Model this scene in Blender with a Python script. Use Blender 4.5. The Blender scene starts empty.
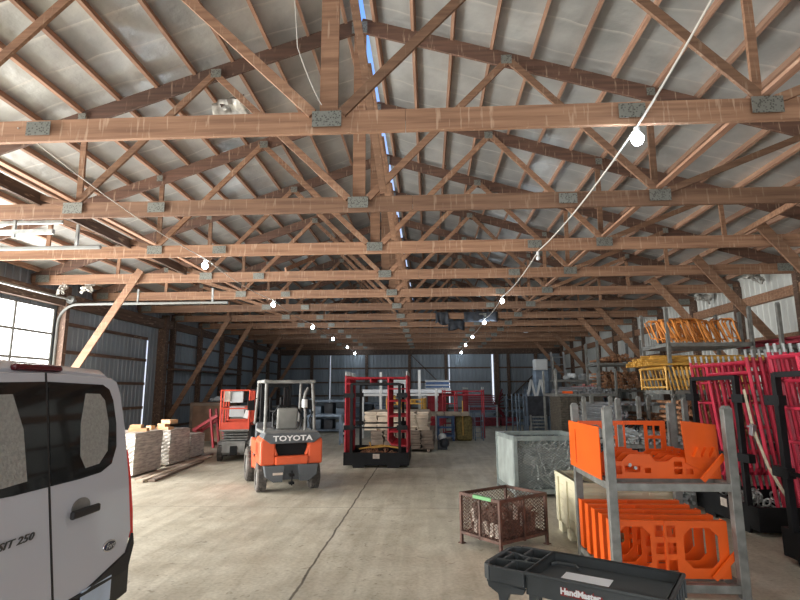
import bpy, bmesh, math, random
from mathutils import Vector, Matrix, Euler
random.seed(7)
S = bpy.context.scene
COL = S.collection
R = math.radians
PI = math.pi

# ------------------------------------------------------------------ materials
MATS = {}
def nt_new(name):
    m = bpy.data.materials.new(name); m.use_nodes = True
    nt = m.node_tree
    return m, nt, nt.nodes['Principled BSDF']
def mat(name, col, rough=.6, metal=0., var=.15, scale=4., bump=0., bscale=30., stretch=None, col2=None, rnd=0., detail=5, spec=.5, coat=0.):
    if name in MATS: return MATS[name]
    m, nt, b = nt_new(name)
    N = nt.nodes; L = nt.links
    tc = N.new('ShaderNodeTexCoord'); mp = N.new('ShaderNodeMapping')
    L.new(tc.outputs['Object'], mp.inputs['Vector'])
    if stretch: mp.inputs['Scale'].default_value = stretch
    no = N.new('ShaderNodeTexNoise'); no.inputs['Scale'].default_value = scale; no.inputs['Detail'].default_value = detail
    L.new(mp.outputs[0], no.inputs['Vector'])
    cr = N.new('ShaderNodeValToRGB')
    cr.color_ramp.elements[0].position = .35; cr.color_ramp.elements[1].position = .68
    c2 = col2 if col2 else tuple(c * (1 - var) for c in col)
    c1 = col if col2 else tuple(min(1, c * (1 + var)) for c in col)
    cr.color_ramp.elements[0].color = (*c2, 1); cr.color_ramp.elements[1].color = (*c1, 1)
    L.new(no.outputs['Fac'], cr.inputs[0])
    out = cr.outputs[0]
    if rnd:
        oi = N.new('ShaderNodeObjectInfo'); mr = N.new('ShaderNodeMapRange')
        mr.inputs['To Min'].default_value = 1 - rnd; mr.inputs['To Max'].default_value = 1 + rnd
        L.new(oi.outputs['Random'], mr.inputs['Value'])
        mx = N.new('ShaderNodeVectorMath'); mx.operation = 'SCALE'
        L.new(out, mx.inputs[0]); L.new(mr.outputs[0], mx.inputs['Scale']); out = mx.outputs[0]
    L.new(out, b.inputs['Base Color'])
    b.inputs['Roughness'].default_value = rough; b.inputs['Metallic'].default_value = metal
    b.inputs['Specular IOR Level'].default_value = spec
    b.inputs['Coat Weight'].default_value = coat
    if bump:
        n2 = N.new('ShaderNodeTexNoise'); n2.inputs['Scale'].default_value = bscale
        L.new(mp.outputs[0], n2.inputs['Vector'])
        bp = N.new('ShaderNodeBump'); bp.inputs['Strength'].default_value = bump; bp.inputs['Distance'].default_value = .02
        L.new(n2.outputs['Fac'], bp.inputs['Height']); L.new(bp.outputs[0], b.inputs['Normal'])
    MATS[name] = m
    return m
def emis(name, col, s):
    if name in MATS: return MATS[name]
    m, nt, b = nt_new(name)
    b.inputs['Base Color'].default_value = (*col, 1)
    b.inputs['Emission Color'].default_value = (*col, 1); b.inputs['Emission Strength'].default_value = s
    MATS[name] = m; return m

def floor_mat():
    m, nt, b = nt_new('concrete_floor'); N = nt.nodes; L = nt.links
    tc = N.new('ShaderNodeTexCoord')
    def noise(sc, det=6, dist=0., vec=None):
        n = N.new('ShaderNodeTexNoise'); n.inputs['Scale'].default_value = sc; n.inputs['Detail'].default_value = det
        n.inputs['Distortion'].default_value = dist; L.new(vec or tc.outputs['Object'], n.inputs['Vector']); return n.outputs['Fac']
    def ramp(src, p0, p1, c0, c1):
        r = N.new('ShaderNodeValToRGB'); r.color_ramp.elements[0].position = p0; r.color_ramp.elements[1].position = p1
        r.color_ramp.elements[0].color = (*c0, 1); r.color_ramp.elements[1].color = (*c1, 1); L.new(src, r.inputs[0]); return r.outputs[0]
    def mult(a, c, f=1.):
        x = N.new('ShaderNodeMix'); x.data_type = 'RGBA'; x.blend_type = 'MULTIPLY'; x.inputs['Factor'].default_value = f
        L.new(a, x.inputs['A']); L.new(c, x.inputs['B']); return x.outputs['Result']
    base = ramp(noise(.45, 8, .4), .3, .7, (.52, .485, .395), (.66, .62, .505))
    base = mult(base, ramp(noise(2.3, 8, .8), .36, .62, (.85, .83, .80), (1, 1, 1)))
    base = mult(base, ramp(noise(26, 4), .3, .62, (.80, .79, .77), (1, 1, 1)))
    # scuffs and tyre streaks stretched along the driving direction
    mp = N.new('ShaderNodeMapping'); mp.inputs['Scale'].default_value = (3.2, .35, 1); mp.inputs['Rotation'].default_value = (0, 0, .35)
    L.new(tc.outputs['Object'], mp.inputs['Vector'])
    base = mult(base, ramp(noise(1.6, 6, .5, mp.outputs[0]), .38, .58, (.82, .81, .79), (1, 1, 1)))
    base = mult(base, ramp(noise(7, 3, 1.5), .28, .36, (.62, .60, .57), (1, 1, 1)))
    # cut joints: one runs the length of the building, two cross it
    sx = N.new('ShaderNodeSeparateXYZ'); L.new(tc.outputs['Object'], sx.inputs[0])
    def line(sock, pos, w, wob):
        nz = N.new('ShaderNodeTexNoise'); nz.inputs['Scale'].default_value = 3.; L.new(tc.outputs['Object'], nz.inputs['Vector'])
        a = N.new('ShaderNodeMath'); a.operation = 'MULTIPLY_ADD'; a.inputs[1].default_value = wob; L.new(nz.outputs['Fac'], a.inputs[0]); L.new(sock, a.inputs[2])
        s = N.new('ShaderNodeMath'); s.operation = 'SUBTRACT'; s.inputs[1].default_value = pos + wob * .5; L.new(a.outputs[0], s.inputs[0])
        ab = N.new('ShaderNodeMath'); ab.operation = 'ABSOLUTE'; L.new(s.outputs[0], ab.inputs[0])
        return ramp(ab.outputs[0], w * .5, w, (.22, .20, .18), (1, 1, 1))
    base = mult(base, line(sx.outputs['X'], -1.265, .017, .05))
    base = mult(base, line(sx.outputs['Y'], 8.85, .011, .06), .75)
    base = mult(base, line(sx.outputs['Y'], 21.0, .012, .06), .75)
    L.new(base, b.inputs['Base Color'])
    rr = ramp(noise(1.3, 5), .3, .7, (.42, .42, .42), (.72, .72, .72)); L.new(rr, b.inputs['Roughness'])
    bp = N.new('ShaderNodeBump'); bp.inputs['Strength'].default_value = .25; bp.inputs['Distance'].default_value = .01
    L.new(noise(14, 8), bp.inputs['Height']); L.new(bp.outputs[0], b.inputs['Normal'])
    return m
def roof_mat():
    m, nt, b = nt_new('roof_underside_sheet'); N = nt.nodes; L = nt.links
    tc = N.new('ShaderNodeTexCoord')
    n1 = N.new('ShaderNodeTexNoise'); n1.inputs['Scale'].default_value = 1.1; n1.inputs['Detail'].default_value = 6; L.new(tc.outputs['Object'], n1.inputs['Vector'])
    r1 = N.new('ShaderNodeValToRGB'); r1.color_ramp.elements[0].position = .35; r1.color_ramp.elements[1].position = .65
    r1.color_ramp.elements[0].color = (.40, .415, .405, 1); r1.color_ramp.elements[1].color = (.60, .62, .60, 1); L.new(n1.outputs['Fac'], r1.inputs[0])
    # overlap seams of the foil running up the slope, slightly wavy
    sx = N.new('ShaderNodeSeparateXYZ'); L.new(tc.outputs['Object'], sx.inputs[0])
    nz = N.new('ShaderNodeTexNoise'); nz.inputs['Scale'].default_value = .8; L.new(tc.outputs['Object'], nz.inputs['Vector'])
    a = N.new('ShaderNodeMath'); a.operation = 'MULTIPLY_ADD'; a.inputs[1].default_value = .35; L.new(nz.outputs['Fac'], a.inputs[0]); L.new(sx.outputs['Y'], a.inputs[2])
    d = N.new('ShaderNodeMath'); d.operation = 'MODULO'; d.inputs[1].default_value = .62; L.new(a.outputs[0], d.inputs[0])
    r2 = N.new('ShaderNodeValToRGB'); e = r2.color_ramp.elements
    e[0].position = 0; e[0].color = (1, 1, 1, 1); e[1].position = .055; e[1].color = (0, 0, 0, 1)
    L.new(d.outputs[0], r2.inputs[0])
    mx = N.new('ShaderNodeMix'); mx.data_type = 'RGBA'; L.new(r2.outputs[0], mx.inputs['Factor']); L.new(r1.outputs[0], mx.inputs['A']); mx.inputs['B'].default_value = (.66, .66, .62, 1)
    L.new(mx.outputs['Result'], b.inputs['Base Color'])
    b.inputs['Roughness'].default_value = .36; b.inputs['Metallic'].default_value = .45
    n3 = N.new('ShaderNodeTexNoise'); n3.inputs['Scale'].default_value = 2.2; n3.inputs['Detail'].default_value = 4; L.new(tc.outputs['Object'], n3.inputs['Vector'])
    bp = N.new('ShaderNodeBump'); bp.inputs['Strength'].default_value = .6; bp.inputs['Distance'].default_value = .06
    L.new(n3.outputs['Fac'], bp.inputs['Height']); L.new(bp.outputs[0], b.inputs['Normal'])
    return m

def plate_mat():
    m, nt, b = nt_new('toothed_plate'); N = nt.nodes; L = nt.links
    tc = N.new('ShaderNodeTexCoord'); v = N.new('ShaderNodeTexVoronoi'); v.inputs['Scale'].default_value = 42; L.new(tc.outputs['Object'], v.inputs['Vector'])
    r = N.new('ShaderNodeValToRGB'); r.color_ramp.elements[0].position = .2; r.color_ramp.elements[1].position = .5
    r.color_ramp.elements[0].color = (.10, .10, .09, 1); r.color_ramp.elements[1].color = (.25, .26, .235, 1)
    L.new(v.outputs['Distance'], r.inputs[0]); L.new(r.outputs[0], b.inputs['Base Color'])
    b.inputs['Metallic'].default_value = .5; b.inputs['Roughness'].default_value = .5
    return m
def timber_mat(name, ca, cb, rnd=.22, ax='x'):
    """sawn timber: grain, pale vertical scuffs and water marks"""
    m, nt, b = nt_new(name); N = nt.nodes; L = nt.links
    tc = N.new('ShaderNodeTexCoord'); mp = N.new('ShaderNodeMapping'); L.new(tc.outputs['Object'], mp.inputs['Vector'])
    mp.inputs['Scale'].default_value = {'x': (.5, 6, 9), 'y': (9, .5, 6), 'z': (9, 6, .5)}[ax]
    n = N.new('ShaderNodeTexNoise'); n.inputs['Scale'].default_value = 2.4; n.inputs['Detail'].default_value = 7; L.new(mp.outputs[0], n.inputs['Vector'])
    r = N.new('ShaderNodeValToRGB'); r.color_ramp.elements[0].position = .3; r.color_ramp.elements[1].position = .7
    r.color_ramp.elements[0].color = (*cb, 1); r.color_ramp.elements[1].color = (*ca, 1); L.new(n.outputs['Fac'], r.inputs[0])
    mp2 = N.new('ShaderNodeMapping'); L.new(tc.outputs['Object'], mp2.inputs['Vector']); mp2.inputs['Scale'].default_value = (26, 26, 3.) if ax == 'x' else (18, 3, 18)
    n2 = N.new('ShaderNodeTexNoise'); n2.inputs['Scale'].default_value = 1.; n2.inputs['Detail'].default_value = 5; L.new(mp2.outputs[0], n2.inputs['Vector'])
    r2 = N.new('ShaderNodeValToRGB'); r2.color_ramp.elements[0].position = .60; r2.color_ramp.elements[1].position = .69
    r2.color_ramp.elements[0].color = (0, 0, 0, 1); r2.color_ramp.elements[1].color = (.5, .5, .5, 1); L.new(n2.outputs['Fac'], r2.inputs[0])
    mx = N.new('ShaderNodeMix'); mx.data_type = 'RGBA'; L.new(r2.outputs[0], mx.inputs['Factor']); L.new(r.outputs[0], mx.inputs['A']); mx.inputs['B'].default_value = (.52, .38, .27, 1)
    oi = N.new('ShaderNodeObjectInfo'); mr = N.new('ShaderNodeMapRange'); mr.inputs['To Min'].default_value = 1 - rnd; mr.inputs['To Max'].default_value = 1 + rnd
    L.new(oi.outputs['Random'], mr.inputs['Value']); sc = N.new('ShaderNodeVectorMath'); sc.operation = 'SCALE'
    L.new(mx.outputs['Result'], sc.inputs[0]); L.new(mr.outputs[0], sc.inputs['Scale']); L.new(sc.outputs[0], b.inputs['Base Color'])
    b.inputs['Roughness'].default_value = .75
    bp = N.new('ShaderNodeBump'); bp.inputs['Strength'].default_value = .3; bp.inputs['Distance'].default_value = .01
    L.new(n.outputs['Fac'], bp.inputs['Height']); L.new(bp.outputs[0], b.inputs['Normal'])
    MATS[name] = m
    return m

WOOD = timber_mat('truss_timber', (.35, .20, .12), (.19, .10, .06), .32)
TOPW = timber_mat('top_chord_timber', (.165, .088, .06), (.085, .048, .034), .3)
RUNB = timber_mat('runner_timber', (.50, .29, .19), (.34, .18, .11), .1, 'y')
PURL = timber_mat('purlin_timber', (.42, .25, .165), (.27, .15, .10), .25, 'y')
DARKWOOD = timber_mat('old_dark_timber', (.14, .088, .062), (.07, .042, .03), .2, 'y')
PALEWOOD = mat('fresh_timber', (.62, .38, .20), .7, var=.2, scale=3, stretch=(1, 1, 8), rnd=.08)
PLATE = plate_mat()
FLOOR = floor_mat(); ROOF = roof_mat()
SHEETR = mat('lit_ribbed_sheet_steel', (.58, .60, .57), .5, .1, var=.12, scale=1.2, stretch=(1, 1, .3))  # same steel as the other walls, door light on the right wall painted in
SHEET = mat('shaded_ribbed_sheet_steel', (.25, .29, .325), .5, .2, var=.14, scale=1.2, stretch=(1, 1, .3))  # darker copy, the shade on the left and back walls painted into the colour
GALV = mat('galvanised_steel', (.42, .44, .43), .42, .75, var=.25, scale=8, rnd=.1)
GALVP = mat('weathered_galvanised_tube', (.22, .225, .21), .5, .45, var=.25, scale=9, rnd=.12)
ALU = mat('aluminium', (.42, .44, .46), .35, .8, var=.1, rnd=.1)
BLACK = mat('black_steel', (.009, .0095, .0105), .55, .0, spec=.22, var=.3, scale=5)
PINK = mat('crimson_painted_tube', (.50, .028, .062), .38, .1, var=.2, scale=6, rnd=.18)
REDD = mat('red_painted_steel', (.38, .024, .036), .42, .1, var=.2, scale=6, rnd=.15)
DRED = mat('dark_red_tube', (.24, .02, .035), .55, .1, var=.3, scale=9, rnd=.3)
ORNG = mat('safety_orange_steel', (.84, .115, .006), .38, .0, var=.07, scale=3, rnd=.05)
LIFTR = mat('scissor_lift_orange_red', (.58, .065, .03), .45, var=.12)
FORKO = mat('forklift_orange', (.66, .105, .035), .4, var=.08, scale=3)
FORKG = mat('forklift_grey', (.095, .105, .115), .5, var=.15, scale=4)
DUSTG = mat('dusty_grey_steel', (.22, .22, .21), .6, .2, var=.25, scale=6)
YEL = mat('golden_yellow_tube', (.62, .35, .075), .45, .1, var=.2, scale=6, rnd=.2)
ORY = mat('orange_yellow_bent_tube', (.66, .25, .05), .5, .1, var=.25, scale=6, rnd=.2)
RUST = mat('rusty_coupler_steel', (.36, .185, .10), .7, .2, var=.5, scale=12, rnd=.4)
PINKRUST = mat('faded_pink_steel', (.42, .16, .15), .65, .2, var=.5, scale=12, rnd=.4)
BROWNR = mat('rusty_brown_crate_paint', (.11, .058, .042), .7, .1, var=.4, scale=7)
SCRAP = mat('dull_brown_scrap', (.20, .12, .09), .7, .2, var=.5, scale=5, rnd=.3)
PALESCR = mat('pale_scrap_timber', (.55, .47, .40), .7, var=.3, scale=5)
GREEN = mat('green_tape_paint', (.16, .42, .17), .6, var=.1)
CREAM = mat('cream_plastic', (.70, .66, .47), .5, var=.08, scale=3)
TYRE = mat('dusty_tyre_rubber', (.10, .09, .08), .85, var=.35, scale=9, bump=.3)
CARTP = mat('black_cart_plastic', (.055, .062, .064), .55, var=.15, scale=5, bump=.12, bscale=180)
PAPER = mat('white_paper', (.90, .92, .96), .8, var=.02)
WRAP = mat('wrapped_grey_planks', (.50, .45, .40), .45, var=.3, scale=5, stretch=(1, 1, 6), bump=.3, bscale=12)
PLANK = mat('weathered_plank', (.50, .42, .33), .75, var=.2, scale=4, stretch=(1, 1, 1), rnd=.25)
PLANKD = mat('brown_plank', (.26, .20, .155), .8, var=.25, scale=4, rnd=.3)
BROWNBOX = mat('brown_plywood', (.22, .13, .08), .75, var=.25, scale=3)
OSB = mat('olive_brown_board', (.055, .046, .033), .8, var=.45, scale=16)
BLUEG = mat('blue_grey_steel', (.16, .21, .27), .55, .3, var=.25, scale=5, rnd=.25)
BLUE = mat('blue_painted_steel', (.05, .11, .26), .5, var=.2)
OLIVE = mat('ochre_netting', (.22, .17, .06), .8, var=.4, scale=12)
TARP = mat('dark_tarpaulin', (.035, .04, .05), .6, var=.4, scale=5, bump=.5, bscale=6)
WHITEP = mat('white_painted', (.70, .72, .72), .5, var=.08)
GREYBOX = mat('light_grey_cabinet', (.48, .51, .52), .5, var=.08)
FOIL = mat('torn_foil_insulation', (.55, .54, .50), .45, .3, var=.3, scale=8, bump=.6, bscale=14)
VANW = mat('white_van_paint', (.56, .58, .64), .22, var=.015, scale=1.5, spec=.5, coat=.6)
VBLK = mat('textured_black_plastic', (.018, .019, .02), .6, var=.2, bump=.1, bscale=150)
VGLS = mat('dark_tinted_glass', (.012, .013, .014), .06, var=.05, coat=.4)
SUNSH = mat('grey_silver_window_lining', (.36, .37, .35), .45, .3, var=.14, scale=40, bump=.5, bscale=60)
REDL = mat('red_lamp_lens', (.10, .008, .014), .2, var=.1)
REDLB = mat('bright_red_lamp_lens', (.75, .05, .04), .25, var=.1)
CHROME = mat('chrome', (.75, .76, .78), .15, 1., var=.03)
NAVY = mat('dark_blue_oval', (.01, .02, .07), .25, var=.1)
DKTXT = mat('dark_grey_letters', (.06, .06, .06), .35, .3, var=.05)
WTXT = mat('white_letters', (.80, .80, .80), .5, var=.03)
MRTXT = mat('dark_red_print', (.25, .02, .02), .5, var=.03)
SEATM = mat('grey_seat_vinyl', (.26, .26, .24), .6, var=.15)
ROPE = mat('pale_cord', (.62, .60, .55), .6, var=.05)
STRAPM = mat('frayed_cream_webbing', (.34, .29, .21), .8, var=.25, scale=14)
PANE = emis('daylit_door_pane', (1., 1., .98), 5.5)
BULB = emis('lit_bulb', (.80, .90, 1.), 45.)
DOORF = mat('white_door_frame', (.24, .25, .24), .5, var=.08)

# ------------------------------------------------------------------ mesh helpers
class MB:
    def __init__(s): s.v = []; s.f = []
    def add(s, vs, fs):
        o = len(s.v); s.v += [tuple(v) for v in vs]; s.f += [tuple(i + o for i in f) for f in fs]; return s
    def box(s, c, d, rot=None):
        h = [x / 2 for x in d]
        vs = [Vector((sx * h[0], sy * h[1], sz * h[2])) for sx in (-1, 1) for sy in (-1, 1) for sz in (-1, 1)]
        if rot: M = Euler(rot).to_matrix(); vs = [M @ v for v in vs]
        vs = [v + Vector(c) for v in vs]
        return s.add(vs, [(0, 1, 3, 2), (4, 6, 7, 5), (0, 4, 5, 1), (2, 3, 7, 6), (0, 2, 6, 4), (1, 5, 7, 3)])
    def bb(s, x0, x1, y0, y1, z0, z1): return s.box(((x0 + x1) / 2, (y0 + y1) / 2, (z0 + z1) / 2), (x1 - x0, y1 - y0, z1 - z0))
    def beam(s, a, b, w, h, up=(0, 0, 1)):
        a = Vector(a); b = Vector(b); d = (b - a).normalized(); up = Vector(up)
        if abs(d.dot(up)) > .98: up = Vector((0, 1, 0))
        sd = d.cross(up).normalized(); u = sd.cross(d)
        vs = [p + sd * (i * w / 2) + u * (j * h / 2) for p in (a, b) for i, j in ((-1, -1), (1, -1), (1, 1), (-1, 1))]
        return s.add(vs, [(3, 2, 1, 0), (4, 5, 6, 7), (0, 1, 5, 4), (1, 2, 6, 5), (2, 3, 7, 6), (3, 0, 4, 7)])
    def tube(s, pts, r, n=8, cap=True):
        pts = [Vector(p) for p in pts]; k = len(pts); rs = r if isinstance(r, (list, tuple)) else [r] * k
        o = len(s.v); prev = None
        for i, p in enumerate(pts):
            d = (pts[min(i + 1, k - 1)] - pts[max(i - 1, 0)]).normalized()
            if prev is None:
                up = Vector((0, 0, 1)) if abs(d.z) < .9 else Vector((0, 1, 0)); a = d.cross(up).normalized()
            else:
                a = (prev - d * prev.dot(d)).normalized()
            prev = a; b = d.cross(a)
            for j in range(n):
                t = 2 * PI * j / n; s.v.append(tuple(p + (a * math.cos(t) + b * math.sin(t)) * rs[i]))
        for i in range(k - 1):
            for j in range(n):
                s.f.append((o + i * n + j, o + i * n + (j + 1) % n, o + (i + 1) * n + (j + 1) % n, o + (i + 1) * n + j))
        if cap:
            s.f.append(tuple(o + j for j in range(n))[::-1]); s.f.append(tuple(o + (k - 1) * n + j for j in range(n)))
        return s
    def prism(s, poly, a0, a1, axis='x'):
        """poly of 2-D points, extruded along axis; x: (y,z), y: (x,z), z: (x,y)"""
        def mk(p, a): return {'x': (a, p[0], p[1]), 'y': (p[0], a, p[1]), 'z': (p[0], p[1], a)}[axis]
        n = len(poly); vs = [mk(p, a0) for p in poly] + [mk(p, a1) for p in poly]
        fs = [tuple(range(n))[::-1], tuple(range(n, 2 * n))] + [(i, (i + 1) % n, n + (i + 1) % n, n + i) for i in range(n)]
        return s.add(vs, fs)
    def loft(s, rings, cap=True):
        n = len(rings[0]); o = len(s.v)
        for r in rings: s.v += [tuple(p) for p in r]
        for i in range(len(rings) - 1):
            for j in range(n): s.f.append((o + i * n + j, o + i * n + (j + 1) % n, o + (i + 1) * n + (j + 1) % n, o + (i + 1) * n + j))
        if cap: s.f.append(tuple(o + j for j in range(n))[::-1]); s.f.append(tuple(o + (len(rings) - 1) * n + j for j in range(n)))
        return s
    def torus(s, c, Rr, r, axis='x', n=20, m=8, squash=1.):
        o = len(s.v)
        for i in range(n):
            t = 2 * PI * i / n
            for j in range(m):
                q = 2 * PI * j / m; rad = Rr + r * math.cos(q); h = r * squash * math.sin(q)
                u, v = rad * math.cos(t), rad * math.sin(t)
                p = {'x': (h, u, v), 'y': (u, h, v), 'z': (u, v, h)}[axis]
                s.v.append((c[0] + p[0], c[1] + p[1], c[2] + p[2]))
        for i in range(n):
            for j in range(m):
                a, b = o + i * m + j, o + i * m + (j + 1) % m; c2, d = o + ((i + 1) % n) * m + (j + 1) % m, o + ((i + 1) % n) * m + j
                s.f.append((a, b, c2, d))
        return s
    def cyl(s, a, b, r, n=16): return s.tube([a, b], r, n)
    def sphere(s, c, r, n=10, m=6, sz=1.):
        rings = []
        for i in range(1, m):
            t = PI * i / m
            rings.append([(c[0] + r * math.sin(t) * math.cos(2 * PI * j / n), c[1] + r * math.sin(t) * math.sin(2 * PI * j / n), c[2] - r * sz * math.cos(t)) for j in range(n)])
        return s.loft(rings)
    def build(s, name, m, parent=None, bevel=0., smooth=False, loc=None, **props):
        me = bpy.data.meshes.new(name); me.from_pydata(s.v, [], s.f); me.update()
        bm = bmesh.new(); bm.from_mesh(me); bmesh.ops.recalc_face_normals(bm, faces=bm.faces); bm.to_mesh(me); bm.free()
        if m: me.materials.append(m)
        if smooth:
            me.shade_smooth()
            try: me.set_sharp_from_angle(angle=R(40))
            except Exception: pass
        o = bpy.data.objects.new(name, me); COL.objects.link(o)
        if parent: o.parent = parent
        if loc: o.location = loc
        if bevel:
            b = o.modifiers.new('b', 'BEVEL'); b.width = bevel; b.segments = 2; b.limit_method = 'ANGLE'; b.angle_limit = R(35)
        for k, v in props.items(): o[k] = v
        return o
def B(): return MB()
def tag(o, label=None, cat=None, group=None, kind=None):
    if label: o['label'] = label
    if cat: o['category'] = cat
    if group: o['group'] = group
    if kind: o['kind'] = kind
    return o
def thing(name, label, cat, loc=(0, 0, 0), rz=0., group=None, rot=None):
    o = bpy.data.objects.new(name, None); COL.objects.link(o); o.empty_display_size = .2
    o.location = loc; o.rotation_euler = rot or (0, 0, rz)
    return tag(o, label, cat, group)
KIDS = {}
def dup(root, loc, rz=None, label=None, rot=None, group=None):
    r = root.copy(); COL.objects.link(r); r.location = loc
    if rz is not None: r.rotation_euler = (0, 0, rz)
    if rot is not None: r.rotation_euler = rot
    if label: r['label'] = label
    if group: r['group'] = group
    if root.name not in KIDS: KIDS[root.name] = [(c, list(c.children)) for c in root.children]
    for ch, gs in KIDS[root.name]:
        c = ch.copy(); COL.objects.link(c); c.parent = r
        for g in gs:
            d = g.copy(); COL.objects.link(d); d.parent = c
    return r
def text(name, s, size, m, parent, loc, rot, depth=.004, italic=0., sx=1., bold=0.):
    cu = bpy.data.curves.new(name, 'FONT'); cu.body = s; cu.size = size; cu.extrude = depth; cu.shear = italic; cu.offset = bold
    cu.align_x = 'CENTER'; cu.align_y = 'CENTER'; cu.resolution_u = 2
    t = bpy.data.objects.new('tmp', cu); COL.objects.link(t)
    bpy.context.view_layer.update()
    me = bpy.data.meshes.new_from_object(t.evaluated_get(bpy.context.evaluated_depsgraph_get()))
    bpy.data.objects.remove(t)
    me.materials.clear(); me.materials.append(m)
    o = bpy.data.objects.new(name, me); COL.objects.link(o); o.parent = parent; o.location = loc; o.rotation_euler = rot; o.scale = (sx, 1, 1)
    return o
def holed(name, outer, holes, th, m, parent, mtx):
    """flat sheet with holes cut through it, th thick; local xy outline placed by mtx"""
    cu = bpy.data.curves.new(name, 'CURVE'); cu.dimensions = '2D'; cu.fill_mode = 'BOTH'; cu.extrude = th / 2
    for poly in [outer] + holes:
        sp = cu.splines.new('POLY'); sp.points.add(len(poly) - 1); sp.use_cyclic_u = True
        for p, q in zip(sp.points, poly): p.co = (q[0], q[1], 0, 1)
    t = bpy.data.objects.new('tmp', cu); COL.objects.link(t); bpy.context.view_layer.update()
    me = bpy.data.meshes.new_from_object(t.evaluated_get(bpy.context.evaluated_depsgraph_get()))
    bpy.data.objects.remove(t); me.transform(mtx); me.materials.clear(); me.materials.append(m)
    if parent is None: return me
    o = bpy.data.objects.new(name, me); COL.objects.link(o); o.parent = parent
    return o
def rect(x0, x1, y0, y1): return [(x0, y0), (x1, y0), (x1, y1), (x0, y1)]
def octo(x0, x1, y0, y1, c): return [(x0 + c, y0), (x1 - c, y0), (x1, y0 + c), (x1, y1 - c), (x1 - c, y1), (x0 + c, y1), (x0, y1 - c), (x0, y0 + c)]
def lattice(mb, x0, x1, z0, z1, step, w, t, put, slope=.6):
    """expanded-metal lattice of crossing diagonal strands in a rectangle, put((u,v)) -> 3-D"""
    H = z1 - z0; W = x1 - x0; dx = H / slope
    for sg in (1, -1):
        k = -dx
        while k < W:
            u0, u1 = k, k + dx; v0, v1 = 0, H
            if u0 < 0: v0 = -u0 * slope; u0 = 0
            if u1 > W: v1 = H - (u1 - W) * slope; u1 = W
            if u1 > u0 + .01:
                a = (x0 + u0, z0 + v0); b = (x0 + u1, z0 + v1)
                if sg < 0: a = (x0 + W - u0, z0 + v0); b = (x0 + W - u1, z0 + v1)
                mb.tube([put(*a), put(*b)], w, 4, False)
            k += step
    return mb

# ------------------------------------------------------------------ dimensions of the barn
XL, XR, YF, YB = -9.8, 8.6, -7.0, 34.7
XC, ZC = -1.0, 4.45
ZR = 7.52
SLL = (ZR - 4.6) / (XC - XL); SLR = (ZR - 4.6) / (XR - XC)
T0, TS = 5.04, 2.44
TY = [T0 + TS * k for k in range(13)]
def zroof(x): return ZR - (XC - x) * SLL if x < XC else ZR - (x - XC) * SLR

# ------------------------------------------------------------------ floor
fl = B().bb(XL - .3, XR + .3, YF - 6, YB + .3, -.2, 0).build('floor', FLOOR, kind='structure')

# ------------------------------------------------------------------ walls of ribbed sheet
def ribbed(mb, u0, u1, z0, z1, put, pitch=.2286, d=.022):
    pts = []; u = u0
    prof = [(0, 0), (.36, 0), (.44, 1), (.56, 1), (.64, 0)]
    while u < u1 - 1e-4:
        for q, h in prof:
            uu = u + q * pitch
            if uu < u1: pts.append((uu, h * d))
        u += pitch
    pts.append((u1, 0))
    n = len(pts); o = len(mb.v)
    for p in pts: mb.v.append(put(p[0], p[1], z0))
    for p in pts: mb.v.append(put(p[0], p[1], z1))
    for i in range(n - 1): mb.f.append((o + i, o + i + 1, o + n + i + 1, o + n + i))
    return mb
DY0, DY1, DZ = 8.0, 13.3, 4.0     # overhead door in the left wall
pl = lambda u, d, z: (XL - d, u, z)
w = B(); ribbed(w, YF, 1.0, 0, 5, pl); ribbed(w, 1.0, 6.2, 4.15, 5, pl); ribbed(w, 6.2, DY0, 0, 5, pl); ribbed(w, DY0, DY1, DZ, 5, pl); ribbed(w, DY1, 18.02, 0, 4.9, pl)
ribbed(w, 18.02, 18.10, 0, .5, pl); ribbed(w, 18.02, 18.10, 3.6, 4.9, pl); ribbed(w, 18.10, YB, 0, 4.9, pl)
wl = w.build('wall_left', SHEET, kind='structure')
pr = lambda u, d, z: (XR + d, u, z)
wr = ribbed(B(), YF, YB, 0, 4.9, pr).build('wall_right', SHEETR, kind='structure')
pb = lambda u, d, z: (u, YB + d, z)
w = B(); xs = [XL, -6.41, -6.39, 1.34, 1.38, 4.10, 4.20, XR]
for i in range(0, 8, 2): ribbed(w, xs[i], xs[i + 1], 0, 4.3, pb)
for a, b_ in ((-6.41, -6.39), (1.34, 1.38), (4.10, 4.20)):
    ribbed(w, a, b_, 0, 1.0, pb); ribbed(w, a, b_, 4.1, 4.3, pb)
w.prism([(XL, 4.3), (XR, 4.3), (XR, 4.75), (XC, ZR + .3), (XL, 4.75)], YB, YB + .03, 'y')
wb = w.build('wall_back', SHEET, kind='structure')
# front wall behind the viewpoint with its wide doorway standing open
w = B().bb(XL, -4.6, YF - .05, YF, 0, 5).bb(5.2, XR, YF - .05, YF, 0, 5).bb(-4.6, 5.2, YF - .05, YF, 4.3, 5)
w.prism([(XL, 4.9), (XR, 4.9), (XC, ZR + .3)], YF - .05, YF, 'y')
wf = w.build('wall_front', SHEET, kind='structure')

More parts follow.
